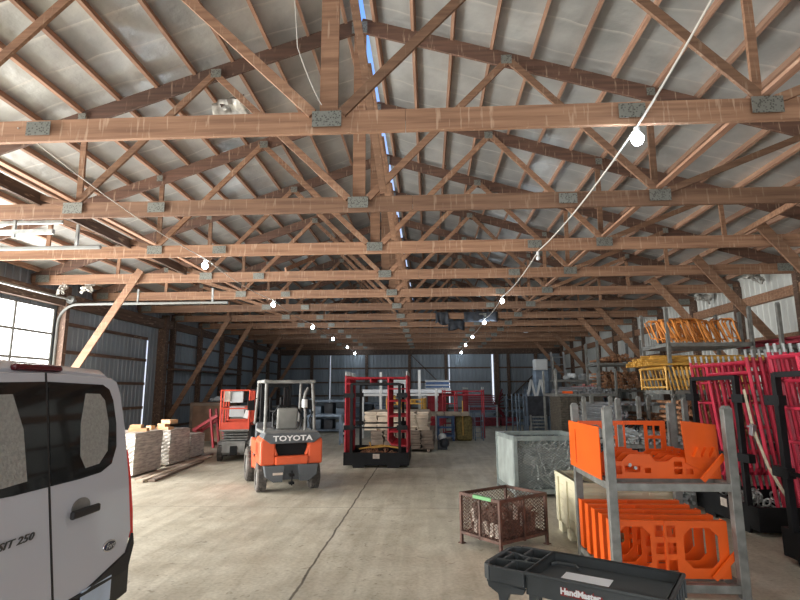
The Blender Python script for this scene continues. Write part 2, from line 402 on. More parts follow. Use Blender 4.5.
def posts(parent, m, xp, ys, dx):
    for y in ys: B().bb(min(xp, xp + dx), max(xp, xp + dx), y - .07, y + .07, 0, 4.6).build('wall_post', m, parent, .004)
def girts_y(parent, m, xp, dx, zs, segs):
    for z in zs:
        for a, b_ in segs: B().bb(min(xp, xp + dx), max(xp, xp + dx), a, b_, z - .045, z + .045).build('wall_girt', m, parent)
posts(wl, DARKWOOD, XL + .01, [y for y in TY if y > 19] + [.9, 6.3, 7.9], .19)
posts(wl, DARKWOOD, XL + .01, [13.45, 18.95], .26)
B().bb(XL + .01, XL + .30, 18.72, 18.9, 0, 4.5).build('wall_post', DARKWOOD, wl, .004)
girts_y(wl, DARKWOOD, XL + .005, .06, (.55, 1.3, 2.1, 2.9, 3.65), [(13.5, 17.95), (19.05, YB)])
B().bb(XL + .03, XL + .22, 7.0, 19.0, 4.08, 4.42).build('wall_header', DARKWOOD, wl, .005)
B().bb(XL + .03, XL + .15, 19.0, YB, 4.15, 4.45).build('wall_header', DARKWOOD, wl, .005)
B().bb(XL + .07, XL + .45, 19.4, 26.5, 2.62, 2.68).build('wall_shelf', DARKWOOD, wl, .004)
posts(wr, DARKWOOD, XR - .01, TY, -.19)
girts_y(wr, WOOD, XR - .005, -.06, (.6, 1.4, 2.25, 3.1), [(YF, YB)])
B().bb(XR - .16, XR - .02, YF, YB, 3.98, 4.22).build('wall_header', WOOD, wr, .005)
for x in (-7.6, -4.0, -1.2, 1.15, 4.45, 5.15, 6.9):
    B().bb(x - .09, x + .09, YB - .2, YB - .01, 0, 4.5).build('wall_post', DARKWOOD, wb, .004)
B().bb(4.24, 4.36, YB - .22, YB - .02, 0, 4.3).build('wall_post', DARKWOOD, wb)
for z in (.7, 1.5, 2.35, 3.25):
    B().bb(XL, -6.5, YB - .07, YB - .005, z - .05, z + .05).build('wall_girt', DARKWOOD, wb)
    B().bb(-6.3, 4.0, YB - .07, YB - .005, z - .05, z + .05).build('wall_girt', DARKWOOD, wb)
    B().bb(4.35, XR, YB - .07, YB - .005, z - .05, z + .05).build('wall_girt', DARKWOOD, wb)
B().bb(XL, XR, YB - .25, YB - .03, 4.12, 4.5).build('wall_header', DARKWOOD, wb)
B().beam((-1.1, YB - .12, 4.1), (1.0, YB - .12, 2.0), .04, .14, (0, 1, 0)).build('wall_brace', DARKWOOD, wb)
B().beam((5.0, YB - .3, 1.2), (7.9, YB - .3, 3.9), .05, .16, (0, 1, 0)).build('wall_brace', DARKWOOD, wb)
# bright steel edges of the sliding door leaves
B().bb(4.05, 4.09, YB - .10, YB - .03, .9, 4.1).build('door_edge', WHITEP, wb)
B().bb(-6.36, -6.30, YB - .10, YB - .03, 1.2, 4.1).build('door_edge', WHITEP, wb)

# ------------------------------------------------------------------ overhead door (left)
dr = B()
nrow, ncol = 6, 4
for i in range(nrow + 1):
    z = i * (DZ / nrow); dr.bb(XL - .04, XL + .02, DY0, DY1, max(0, z - .03), min(DZ, z + .03))
for j in range(ncol + 1):
    y = DY0 + (DY1 - DY0) * j / ncol; dr.bb(XL - .04, XL + .018, max(DY0, y - .03), min(DY1, y + .03), 0, DZ)
door = dr.build('door_1', DOORF, kind='structure')
pn = B()
for i in range(nrow):
    for j in range(ncol):
        y0 = DY0 + (DY1 - DY0) * j / ncol + .03; y1 = DY0 + (DY1 - DY0) * (j + 1) / ncol - .03
        pn.bb(XL - .02, XL - .01, y0, y1, i * DZ / 6 + .03, (i + 1) * DZ / 6 - .03)
pn.build('door_pane', PANE, door)
def track(y):
    pts = [(XL + .08, y, 0), (XL + .08, y, 3.6)] + [(XL + .08 + .5 * (1 - math.cos(t)), y, 3.62 + .5 * math.sin(t)) for t in [PI / 2 * k / 6 for k in range(1, 7)]] + [(-5.2, y, 4.12)]
    return pts
for y in (DY1 + .06, DY0 - .06):
    B().tube(track(y), .035, 6).build('door_track', DOORF, door)
    for x in (-5.6, -7.6):
        B().bb(x - .02, x + .02, y - .02, y + .02, 4.12, 4.5).build('track_hanger', GALV, door)
B().cyl((XL + .35, DY0 - .3, 4.25), (XL + .35, DY1 + .3, 4.25), .03, 8).build('torsion_bar', GALV, door)
B().cyl((XL + .35, DY1 + .05, 4.25), (XL + .35, DY1 + .12, 4.25), .11, 12).build('cable_drum', GALV, door)
# opener rail and its angle-iron hangers under the near trusses
t = thing('door_opener_rail', 'pale galvanised steel opener rail hung by angle brackets under the trusses at left edge', 'rail', (-6.2, 7.6, 4.2))
B().bb(-3.0, .45, -.03, .03, .05, .12).build('rail', GALV, t)
B().bb(-3.0, .35, .3, .34, .32, .37).build('rail', GALV, t)
for x in (-.2, -1.6): B().bb(x - .02, x + .02, .0, .04, 0.0, .42).build('hanger', GALV, t)

# ------------------------------------------------------------------ roof: sheets, purlins
roof = B()
for sg, xe in ((-1, XL - .3), (1, XR + .3)):
    a = [(XC + (-.02 if sg < 0 else .075), zroof(XC + (0 if sg < 0 else .075)) + .235), (xe, zroof(xe) + .235)]
    roof.prism([a[0], a[1], (a[1][0], a[1][1] + .03), (a[0][0], a[0][1] + .03)], YF - .3, YB + .3, 'y')
ceil = roof.build('ceiling', ROOF, kind='structure')
k = 0
for sg in (-1, 1):
    sl = SLL if sg < 0 else SLR; half = (XC - XL) if sg < 0 else (XR - XC)
    ang = math.atan(sl); n = int(half / math.cos(ang) / .63) + 1
    for i in range(n):
        s_ = .25 + i * .63; x = XC + sg * s_ * math.cos(ang)
        z = zroof(x) + .175
        if x < XL - .1 or x > XR + .1: continue
        # purlins run in two butted lengths with a little sideways offset
        o = B()
        for a, b_, dx in ((YF, 12.3, 0), (12.32, YB, random.uniform(-.02, .02))):
            o.box((x + dx, (a + b_) / 2, z - .01), (.048, b_ - a, .12), (0, ang * sg, 0))
        o.build('purlin', PURL, ceil)
for x in (-5.35, 3.35, -4.2 + 0.0):
    if x == -4.2: continue
    B().bb(x - .045, x + .045, YF, YB - .4, ZC + .24, ZC + .278).build('runner_board', RUNB, ceil)
B().beam((-5.95, 3.0, 4.78), (-5.85, 12.3, 4.72), .05, .19).build('sway_brace', DARKWOOD, ceil)
for x, y0, y1 in ((5.7, 7.4, 12.5), (-3.4, 12.3, 17.2), (2.6, 14.8, 19.7)):
    B().beam((x, y0, 4.72), (x + .9, y1, zroof(x + .9) - .2), .04, .10).build('sway_brace', PALEWOOD if x < -6 else WOOD, ceil)

# ------------------------------------------------------------------ trusses
def W2(t, name, a, b_, h=.09, m=WOOD, y=0., wd=.04):
    return B().beam((a[0], y, a[1]), (b_[0], y, b_[1]), wd, h, (0, 0, 1) if abs(a[0] - b_[0]) > .05 else (1, 0, 0)).build(name, m, t)
def truss(y, label):
    t = thing('roof_truss', label, 'roof truss', (0, y, 0))
    zb = ZC + .1175
    o = B()
    o.beam((XL + .05, 0, zb), (XC + .8, 0, zb), .05, .235); o.beam((XC + .805, 0, zb), (XR - .05, 0, zb), .05, .235)
    o.build('bottom_chord', WOOD, t)
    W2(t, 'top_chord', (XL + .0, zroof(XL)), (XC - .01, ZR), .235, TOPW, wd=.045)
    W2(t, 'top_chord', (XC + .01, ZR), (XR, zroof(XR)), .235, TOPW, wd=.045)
    W2(t, 'king_post', (XC - .0, ZC + .2), (XC, ZR - .05), .19, y=.05)
    for sg in (-1, 1):
        jx = XC + sg * 2.25; bx = XC + sg * 4.35; ox = XC + sg * 6.6
        W2(t, 'web', (XC + sg * .15, ZC + .2), (jx, zroof(jx) - .05), .10, y=-.045)
        W2(t, 'web', (jx + sg * .05, zroof(jx) - .05), (bx, ZC + .18), .10, y=-.045)
        W2(t, 'web', (bx + sg * .05, ZC + .18), (ox, zroof(ox) - .02), .09, y=-.045)
        W2(t, 'web', (bx - sg * .02, ZC + .18), (bx + sg * .0, zroof(bx)), .09, y=.045)
        W2(t, 'web', (XC + sg * 6.62, ZC + .18), (ox, zroof(ox)), .08, y=.045)
    if y < 30: B().beam((.12, .06, ZC + 2.45), (.38, TS - .08, ZC + .26), .045, .10, (1, 0, 0)).build('sway_brace', WOOD, t, loc=(XC, 0, 0))
    pl_ = [(XC, ZC + .13, .30, .17), (XC, ZR - .08, .24, .2)]
    for sg in (-1, 1):
        pl_ += [(XC + sg * 3.05, ZC + .12, .26, .15), (XC + sg * 4.35, ZC + .14, .30, .17), (XC + sg * 2.25, zroof(XC + sg * 2.25) - .03, .16, .14), (XC + sg * 4.35, zroof(XC + sg * 4.35), .12, .12),
                (XC + sg * 6.6, zroof(XC + sg * 6.6), .12, .12), (XL + .35 if sg < 0 else XR - .4, ZC + .14, .34, .18)]
    for x, z, a, b_ in pl_:
        ang = 0
        B().box((x, -.07, z), (a, .006, b_)).build('gusset_plate', PLATE, t)
    return t
ORD = ['nearest', 'second', 'third', 'fourth', 'fifth', 'sixth', 'seventh', 'eighth', 'ninth', 'tenth', 'eleventh', 'twelfth', 'last']
def tl(k): return 'brown timber roof truss with grey gusset plates, %s of the row counting from the front' % ORD[k] if k < 12 else 'brown timber roof truss hard against the back wall, last of the row'
tr0 = truss(TY[0], tl(0)); TR = [tr0]
for k in range(1, 13): TR.append(dup(tr0, (0, TY[k], 0), label=tl(k)))
def kb(k, a, b_, m, y=-.09, w_=.18):
    B().beam((a[0], y, a[1]), (b_[0], y, b_[1]), .04, w_).build('knee_brace', m, TR[k])
for k in (0, 1, 2, 3, 4, 6, 7, 9, 11): kb(k, (6.2, ZC + .40), (8.5, 1.95), WOOD, w_=.20)
kb(3, (-6.95, 4.75), (-9.62, .30), WOOD, y=-.12)
for k in (6, 7): kb(k, (-7.5, 4.6), (-9.6, .9), WOOD)
for k in (9, 11): kb(k, (-7.6, 4.6), (-9.6, 1.2), WOOD)

# ------------------------------------------------------------------ lamps on their cords
def lamp(x, y, z, label, lit=True, group=None, e=70):
    t = thing('pendant_lamp', label, 'light bulb', (x, y, z), group=group)
    B().cyl((0, 0, .06), (0, 0, .13), .028, 10).build('socket', WHITEP, t, smooth=True)
    if lit:
        B().sphere((0, 0, .01), .06, 12, 8, 1.15).build('bulb', BULB, t, smooth=True)
        ld = bpy.data.lights.new('bulb_light', 'POINT'); ld.energy = e * (.22 if y > 28 else .5); ld.color = (.70, .85, 1.); ld.shadow_soft_size = .05
        lo = bpy.data.objects.new('bulb_light', ld); COL.objects.link(lo); lo.parent = t; lo.location = (0, 0, -.06)
    else:
        B().sphere((0, 0, .01), .04, 12, 8, 1.1).build('bulb', WHITEP, t, smooth=True)
    return t
RY = [5.0, 9.8, 14.7, 19.5, 24.9, 29.5, 33.6]
rl = ['lit', 'unlit', 'lit', 'lit', 'lit', 'lit', 'lit']
names_r = ['glowing bare bulb on right cord below the nearest truss', 'unlit white bulb on right cord, between the two nearest glowing ones',
           'glowing bulb on right cord, first one beyond the unlit bulb', 'glowing bulb on right cord, second beyond the unlit bulb',
           'glowing bulb on right cord, third beyond the unlit bulb', 'glowing bulb on right cord, next to last before back wall', 'glowing bulb on right cord, last one at back wall']
for i, y in enumerate(RY): lamp(2.09, y, 4.27 if y < 33 else 4.15, names_r[i], rl[i] == 'lit', 'bulbs on the right cord')
LY = [9.95, 14.8, 20.4, 25.2, 30.2, 33.6]
names_l = ['glowing bare bulb on left cord, nearest of that row', 'glowing bulb on left cord, second of that row', 'glowing bulb on left cord, third of that row',
           'glowing bulb on left cord, fourth of that row', 'glowing bulb on left cord, fifth of that row', 'glowing bulb on left cord, last of that row at back wall']
for i, y in enumerate(LY): lamp(-4.36 - .012 * (y - 10), y, 4.27 if y < 33 else 4.15, names_l[i], True, 'bulbs on the left cord')
def cord(name, pts, label, r):
    out = []
    for a, b_ in zip(pts[:-1], pts[1:]):
        for q in range(6):
            f = q / 6; p = Vector(a).lerp(Vector(b_), f); p.z -= .10 * 4 * f * (1 - f) * (.4 if (Vector(b_) - Vector(a)).length < 3 else 1); out.append(p)
    out.append(Vector(pts[-1]))
    return tag(B().tube(out, r, 6).build(name, ROPE, smooth=True), label, 'cord')
cord('light_cord', [(2.72, 4.0, 5.62), (2.1, 4.96, 4.42)] + [(2.1, y, 4.42 if y < 33 else 4.3) for y in RY[1:]], 'pale lighting cord strung under the trusses on the right side', .011)
cord('light_cord', [(-4.3, 5.0, 4.6)] + [(-4.36 - .012 * (y - 10), y, 4.42 if y < 33 else 4.3) for y in LY], 'thin lighting cord strung under the trusses on the left side', .007)
cord('hanging_wire', [(-1.25, 4.2, 6.6), (-1.25, 4.7, 5.2), (-1.05, 4.95, 4.72)], 'thin loose wire drooping beside the nearest king post', .004)

# ------------------------------------------------------------------ white van backed in at the left
V = thing('cargo_van', 'white cargo van seen from its rear doors, parked across the left foreground', 'van', (-2.30, 3.45, 0))
# local frame: +x is the rear of the van, y across, rear face leans forward with height
def vx(z): return -.06 - .145 * (z - .52) if z > .52 else -.06
def vsec(x, z0, z1, hw, ht, rad=.16, tilt=0.):
    """closed section in the plane x, hw half width at the belt, ht half width at the roof"""
    pts = []
    pts += [(-hw + .05, z0), (hw - .05, z0), (hw, z0 + .10), (hw + .01, z0 + .45), (hw, min(1.2, z1 - .3))]
    top = z1
    for k in range(6):
        t = PI / 2 * k / 5; pts.append((ht - rad + rad * math.cos(t), top - rad + rad * math.sin(t) * (1.)))
    pts.append((0, top + .025))
    for k in range(6):
        t = PI / 2 + PI / 2 * k / 5; pts.append((-(ht - rad) + rad * math.cos(t), top - rad + rad * math.sin(t)))
    pts += [(-hw, min(1.2, z1 - .3)), (-hw - .01, z0 + .45), (-hw, z0 + .10)]
    return [(x + (tilt * (z - .52) if z > .52 else 0), y, z) for y, z in pts]
body = B()
body.loft([vsec(-.10, .42, 1.98, .93, .83, .12, -.145), vsec(-.16, .38, 2.02, .97, .86, .13, -.14), vsec(-.6, .36, 2.05, .985, .87, .14, -.05), vsec(-3.6, .36, 2.05, .985, .87, .14),
           vsec(-4.0, .36, 1.98, .985, .84, .14), vsec(-4.75, .36, 1.38, .97, .86, .12), vsec(-5.35, .38, 1.12, .93, .82, .12), vsec(-5.52, .45, .95, .85, .74, .10)])
body.build('body', VANW, V, smooth=True)
def doorpoly(sg):
    # outline of one rear door in (y, z); sg=+1 is the door on the right in the photograph
    if sg > 0: return [(.006, .50), (.25, .50), (.80, .62), (.895, .76), (.915, 1.15), (.90, 1.55), (.865, 1.82), (.82, 1.925), (.74, 1.955), (.006, 1.975)]
    return [(-.006, 1.975), (-.74, 1.955), (-.82, 1.925), (-.865, 1.82), (-.90, 1.55), (-.915, 1.15), (-.895, .76), (-.80, .62), (-.25, .50), (-.006, .50)]
def vslab(mb, poly, off, th, split=True):
    """polygon (y,z) laid on the leaning rear face"""
    zs = sorted(set([p_[1] for p_ in poly]))
    f = [(vx(z) + off + th, y, z) for y, z in poly]; k = [(vx(z) + off, y, z) for y, z in poly]; n = len(poly)
    return mb.add(k + f, [tuple(range(n))[::-1], tuple(range(n, 2 * n))] + [(i, (i + 1) % n, n + (i + 1) % n, n + i) for i in range(n)])
vslab(B(), [(-.007, .50), (.007, .50), (.007, 1.975), (-.007, 1.975)], .0135, .004).build('door_seal', VBLK, V)
for sg in (1, -1):
    d_ = vslab(B(), doorpoly(sg), -.03, .045).build('rear_door', VANW, V, .008)
    if sg > 0: wp = [(.012, 1.245), (.30, 1.245), (.54, 1.255), (.68, 1.30), (.755, 1.42), (.77, 1.6), (.745, 1.78), (.70, 1.865), (.62, 1.90), (.012, 1.915)]
    else: wp = [(-.012, 1.915), (-.62, 1.90), (-.70, 1.865), (-.745, 1.78), (-.77, 1.6), (-.755, 1.42), (-.68, 1.30), (-.54, 1.255), (-.30, 1.245), (-.012, 1.245)]
    vslab(B(), wp, .012, .008).build('rear_window', VGLS, d_)
    if sg > 0: sp = [(.36, 1.31), (.52, 1.32), (.63, 1.40), (.665, 1.60), (.63, 1.78), (.57, 1.83), (.40, 1.835), (.33, 1.62), (.31, 1.40)]
    else: sp = [(-.20, 1.31), (-.22, 1.62), (-.30, 1.835), (-.60, 1.83), (-.67, 1.7), (-.68, 1.45), (-.60, 1.33), (-.4, 1.30)]
    vslab(B(), sp, .0195, .003).build('window_lining', SUNSH, d_)
    if sg > 0:
        h_ = B(); h_.box((vx(1.03) + .05, .30, 1.03), (.035, .30, .055)); h_.build('door_handle', VBLK, d_, .014)
        rec = B(); rec.prism([(.30 + .10 * math.cos(t), 1.055 + .065 * math.sin(t)) for t in [2 * PI * k / 20 for k in range(20)]], vx(1.05) + .012, vx(1.05) + .018, 'x'); rec.build('handle_recess', DUSTG, d_)
        em = [(.60 + .080 * math.cos(t), .725 + .040 * math.sin(t)) for t in [2 * PI * k / 28 for k in range(28)]]
        e1 = B().prism(em, vx(.72) + .0, vx(.72) + .022, 'x').build('emblem', CHROME, d_, .003)
        em2 = [(.60 + .069 * math.cos(t), .725 + .031 * math.sin(t)) for t in [2 * PI * k / 28 for k in range(28)]]
        B().prism(em2, vx(.72) + .02, vx(.72) + .025, 'x').build('emblem', NAVY, d_)
        text('lettering', 'Ford', .055, CHROME, d_, (vx(.725) + .027, .60, .725), (R(90), 0, R(90)), .001, .3)
    else:
        text('lettering', 'TRANSIT 250', .060, DKTXT, d_, (vx(.985) + .020, -.415, .985), (R(90), 0, R(90)), .002, .25, 1.5, .0008)
for sg in (1, -1):
    o = B()
    rings = []
    for z, a0, b0 in ((.62, .88, .96), (.80, .90, .985), (1.15, .895, .985), (1.30, .88, .975)):
        pass
    vslab(o, [(sg * .905, .70), (sg * .945, .70), (sg * .965, .9), (sg * .965, 1.15), (sg * .945, 1.38), (sg * .925, 1.22)], -.03, .035)
    o.build('tail_lamp', REDLB, V, .008)
B().box((-.30, -.02, 2.005), (.05, .44, .045), (0, -.25, 0)).build('brake_lamp', REDL, V, .018)
bp_ = B(); bpoly = [(-.40, -.975), (-.14, -.965), (-.075, -.90), (-.045, -.6), (-.045, .6), (-.075, .90), (-.14, .965), (-.40, .975)]
bp_.prism(bpoly, .30, .50, 'z')
bu = bp_.build('bumper', VBLK, V, .012)
for sg in (1, -1): B().prism([(-.20, sg * .84), (-.10, sg * .84), (-.13, sg * .955), (-.20, sg * .96)], .50, .60, 'z').build('bumper_step', DUSTG, bu, .006)
vslab(B(), [(-.80, .50), (.80, .50), (.90, .66), (.90, .74), (.80, .62), (.30, .52), (-.30, .52), (-.80, .62), (-.90, .74), (-.90, .66)], .012, .02).build('lower_trim', VBLK, V)
lp = B().box((-.035, .42, .445), (.012, .34, .17)).build('number_plate', mat('plate_pale_blue', (.50, .62, .78), .4, var=.15), V, .004)
for y in (.955, -.955):
    B().cyl((-.27, y - .03, 1.58), (-.27, y + .01, 1.58), .02, 10).cyl((-.28, y, 1.53), (-.28, y, 1.63), .016, 8).build('door_hinge', DUSTG, V)
def wheel(mb_c, parent, Rr=.34, wd=.23, x=0, rim=CHROME, name='wheel', axis='y', hub=.6):
    o = B(); prof = [(Rr * .55, wd * .5), (Rr * .93, wd * .5), (Rr, wd * .36), (Rr, -wd * .36), (Rr * .93, -wd * .5), (Rr * .55, -wd * .5)]
    n = 28; rings = []
    for r_, h in prof:
        rings.append([(mb_c[0] + (r_ * math.cos(2 * PI * j / n) if axis == 'y' else h), mb_c[1] + (h if axis == 'y' else r_ * math.cos(2 * PI * j / n)), mb_c[2] + r_ * math.sin(2 * PI * j / n)) for j in range(n)])
    o.loft(rings + [rings[0]], False)
    # tread lugs
    for j in range(22):
        t = 2 * PI * j / 22
        for s_ in (-1, 1):
            c_ = (Rr + .004) * math.cos(t), (Rr + .004) * math.sin(t)
            if axis == 'y': o.box((mb_c[0] + c_[0], mb_c[1] + s_ * wd * .24, mb_c[2] + c_[1]), (.03, wd * .36, Rr * .15), (0, -t, 0))
            else: o.box((mb_c[0] + s_ * wd * .24, mb_c[1] + c_[0], mb_c[2] + c_[1]), (wd * .36, .03, Rr * .15), (t, 0, 0))
    w_ = o.build(name, TYRE, parent, smooth=False)
    h_ = B(); n = 20
    a = [(Rr * hub * math.cos(2 * PI * j / n), Rr * hub * math.sin(2 * PI * j / n)) for j in range(n)]
    if axis == 'y': h_.prism([(mb_c[0] + q[0], mb_c[2] + q[1]) for q in a], mb_c[1] - wd * .40, mb_c[1] + wd * .40, 'y')
    else: h_.prism([(mb_c[1] + q[0], mb_c[2] + q[1]) for q in a], mb_c[0] - wd * .40, mb_c[0] + wd * .40, 'x')
    h_.build('rim', rim, w_, .01)
    return w_
for x in (-1.05, -4.6):
    for y in (-.84, .84): wheel((x, y, .345), V, .345, .22, rim=DUSTG)

# ------------------------------------------------------------------ forklift
FL = thing('forklift', 'orange and grey forklift truck seen from behind, parked in mid floor', 'forklift', (-2.53, 10.02, 0), R(25))
cw = B()   # orange counterweight: two cheeks around a dark opening, belly band below
prof = [(-.56, .62), (-.56, .96), (-.52, 1.02), (.52, 1.02), (.56, .96), (.56, .62), (.50, .52), (-.50, .52)]
cw.prism([(-.575, .50), (-.30, .50), (-.30, 1.0), (-.52, 1.0), (-.575, .93)], .02, .75, 'y')
cw.prism([(.575, .50), (.575, .93), (.52, 1.0), (.30, 1.0), (.30, .50)], .02, .75, 'y')
cw.bb(-.31, .31, .0, .75, .50, .66)
cw.prism([(-.32, .66), (-.24, .66), (-.32, .86)], .02, .5, 'y'); cw.prism([(.32, .66), (.32, .86), (.24, .66)], .02, .5, 'y')
cw.bb(-.575, .575, .30, 1.5, .62, .90)
c_ = cw.build('counterweight', FORKO, FL, .035)
B().bb(-.29, .29, .12, .5, .65, .87).build('radiator_grille', BLACK, FL)
hb = B(); hb.prism([(-.40, .885), (.40, .885), (.55, .99), (.50, 1.07), (-.50, 1.07), (-.55, .99)], -.025, .55, 'y'); hd = hb.build('hood_band', FORKG, FL, .02)
text('lettering', 'TOYOTA', .135, WTXT, hd, (0, -.034, .975), (R(90), 0, 0), .004, 0, 1.3, .004)
B().bb(-.50, .50, .05, 1.35, 1.03, 1.09).build('engine_hood', DUSTG, FL, .02)
low = B(); low.prism([(-.50, .50), (.50, .50), (.47, .30), (.33, .20), (.16, .20), (.12, .50), (-.12, .50), (-.16, .20), (-.33, .20), (-.47, .30)], .015, .5, 'y'); low.bb(-.36, .36, .12, 1.6, .22, .50)
low.build('lower_counterweight', FORKG, FL, .012)
B().bb(-.045, .045, -.05, .06, .16, .20).bb(-.045, .045, -.05, .06, .30, .34).cyl((0, -.03, .14), (0, -.03, .40), .014).build('tow_pin', BLACK, FL)
B().bb(-.34, -.16, .0, .02, .33, .37).build('rating_plate', PALESCR, FL)
B().bb(-.555, .555, 1.4, 1.9, .30, .62).bb(-.555, -.30, .8, 1.4, .34, .55).bb(.30, .555, .8, 1.4, .34, .55).build('side_frame', FORKO, FL, .02)
B().bb(-.5, .5, 1.35, 1.75, .30, .40).build('floor_plate', BLACK, FL)
B().bb(-.45, .45, 1.72, 1.9, .4, 1.18).build('dashboard', FORKG, FL, .02)
for x, rim in ((-.50, 0), (.50, 0)): wheel((x, .42, .255), FL, .255, .17, axis='x', rim=DUSTG)
for x in (-.52, .52): wheel((x, 1.78, .335), FL, .335, .23, axis='x', rim=DUSTG)
for x in (-.52, .52):
    fd = B(); n = 8
    for k in range(n):
        a = PI * k / n; b_ = PI * (k + 1) / n
        fd.beam((x, 1.78 + .40 * math.cos(a), .36 + .40 * math.sin(a)), (x, 1.78 + .40 * math.cos(b_), .36 + .40 * math.sin(b_)), .26, .02, (1, 0, 0))
    fd.build('fender', DUSTG, FL)
og = B()
for s_ in (-1, 1):
    og.tube([(s_ * .47, .30, 1.05), (s_ * .46, .33, 1.5), (s_ * .45, .42, 1.96), (s_ * .44, .50, 2.03)], .032, 8)
    og.tube([(s_ * .47, 1.80, 1.15), (s_ * .45, 1.55, 2.03)], .03, 8)
    og.beam((s_ * .44, .42, 2.03), (s_ * .44, 1.62, 2.03), .07, .06)
og.bb(-.50, .50, .40, .48, 1.99, 2.05).bb(-.48, .48, 1.56, 1.62, 2.0, 2.05)
for k in range(7): og.bb(-.36 + k * .12 - .015, -.36 + k * .12 + .015, .45, 1.58, 2.01, 2.04)
og.build('overhead_guard', DUSTG, FL, .006)
B().prism([(.78, 1.08), (.78, 1.14), (1.15, 1.16), (1.2, 1.10)], -.23, .23, 'x').build('seat', BLACK, FL, .02)
B().prism([(.62, 1.10), (.70, 1.10), (.66, 1.50), (.58, 1.52), (.55, 1.46)], -.20, .20, 'x').build('backrest', SEATM, FL, .03)
B().tube([(-.27, .62, 1.15), (-.27, .66, 1.40), (-.16, .60, 1.55), (.16, .60, 1.55), (.27, .66, 1.40), (.27, .62, 1.15)], .022, 6).build('seat_rail', BLACK, FL)
sw = B().torus((0, 0, 0), .17, .015, 'z').cyl((0, 0, 0), (0, 0, -.35), .02).bb(-.16, .16, -.012, .012, -.01, .01)
sw.build('steering_wheel', BLACK, FL, loc=(-.02, 1.50, 1.42))
B().tube([(.30, .36, 1.06), (.30, .36, 1.45), (.27, .38, 1.6), (.30, .40, 1.8), (.36, .42, 1.9)], .026, 8).build('exhaust_pipe', DUSTG, FL)
B().cyl((.28, .34, 1.52), (.28, .34, 1.68), .055, 12).build('rear_work_lamp', WHITEP, FL, .01)
B().tube([(.42, .30, 1.1), (.36, .30, 1.28), (.44, .30, 1.45)], .012, 6).tube([(.20, .36, 1.1), (.24, .36, 1.3), (.40, .34, 1.42)], .010, 6).build('hose', BLACK, FL)
for s_ in (-1, 1):
    B().box((s_ * .62, 1.35, 1.55), (.14, .02, .20)).tube([(s_ * .47, 1.5, 1.7), (s_ * .60, 1.36, 1.64)], .01).build('mirror', BLACK, FL, .006)
ms = B()
for s_ in (-1, 1): ms.bb(s_ * .30 - .035, s_ * .30 + .035, 2.02, 2.16, .08, 2.02).bb(s_ * .21 - .03, s_ * .21 + .03, 2.06, 2.16, .12, 2.0)
ms.bb(-.33, .33, 2.04, 2.14, 1.92, 2.02).bb(-.33, .33, 2.04, 2.14, .3, .4)
ms.cyl((-.12, 2.1, .3), (-.12, 2.1, 1.7), .035).cyl((.12, 2.1, .3), (.12, 2.1, 1.7), .035)
ms.build('mast', BLACK, FL)
B().bb(-.5, .5, 2.20, 2.25, .15, .25).bb(-.5, .5, 2.20, 2.25, .52, .60).bb(-.5, -.42, 2.2, 2.25, .15, 1.1).bb(.42, .5, 2.2, 2.25, .15, 1.1).bb(-.5, .5, 2.2, 2.25, 1.02, 1.1).build('carriage', BLACK, FL)
for s_ in (-1, 1): B().bb(s_ * .25 - .06, s_ * .25 + .06, 2.25, 2.30, .08, .6).bb(s_ * .25 - .06, s_ * .25 + .06, 2.25, 3.30, .07, .11).build('fork', BLACK, FL)

# ------------------------------------------------------------------ scissor lift
SL = thing('scissor_lift', 'small scissor lift with orange-red guard rails and grey base, left of the forklift', 'scissor lift', (-5.20, 14.3, 0), R(14))
b_ = B(); b_.bb(-.36, .36, .12, 1.6, .16, .40).bb(-.30, .30, .0, .14, .22, .52).bb(-.42, .42, .10, .5, .42, .50).bb(-.42, .42, 1.2, 1.6, .42, .50); b_.build('base', DUSTG, SL, .015)
B().bb(-.09, .09, -.03, .05, .16, .40).build('battery_tray', BLACK, SL, .01)
for x in (-.36, .36):
    for y in (.25, 1.4): wheel((x, y, .20), SL, .20, .13, axis='x', rim=DUSTG, hub=.5)
sc_ = B()
for x in (-.27, .27):
    for k in range(4):
        z0 = .48 + k * .07
        sc_.beam((x, .18, z0), (x, 1.5, z0 + .07), .04, .05); sc_.beam((x + .05, .18, z0 + .07), (x + .05, 1.5, z0), .04, .05)
for k in range(5):
    for y in (.18, 1.5): sc_.cyl((-.32, y, .48 + k * .07), (.34, y, .48 + k * .07), .022, 8)
sc_.build('scissor_arms', DUSTG, SL)
B().bb(-.38, .38, .0, 1.75, .79, .84).build('platform_deck', DUSTG, SL)
B().bb(-.385, .385, -.01, .02, .83, 1.02).bb(-.385, -.36, -.01, 1.75, .83, .97).bb(.36, .385, -.01, 1.75, .83, .97).bb(-.385, .385, 1.73, 1.76, .83, 1.02).build('toe_board', LIFTR, SL, .004)
gr = B()
for z in (1.38, 1.86):
    gr.tube([(-.37, 0, z), (.37, 0, z), (.37, 1.74, z), (-.37, 1.74, z), (-.37, 0, z)], .022, 6)
for x in (-.37, .37):
    for y in (0, .58, 1.16, 1.74): gr.cyl((x, y, .83), (x, y, 1.86), .022, 6)
gr.build('guard_rail', LIFTR, SL)
B().box((.02, .18, 1.68), (.34, .16, .30)).box((.02, .4, 1.28), (.40, .20, .28)).build('control_box', GREYBOX, SL, .015)
B().box((-.22, .06, 1.70), (.16, .03, .28)).build('manual_case', PALESCR, SL, .01)
B().box((.30, .10, 1.22), (.12, .05, .22), (0, .3, 0)).build('rag', WHITEP, SL, .01)
B().tube([(.38, .05, 1.1), (.42, .0, .8), (.40, .1, .3), (.37, .2, .25)], .012, 6).build('power_cable', BLACK, SL)

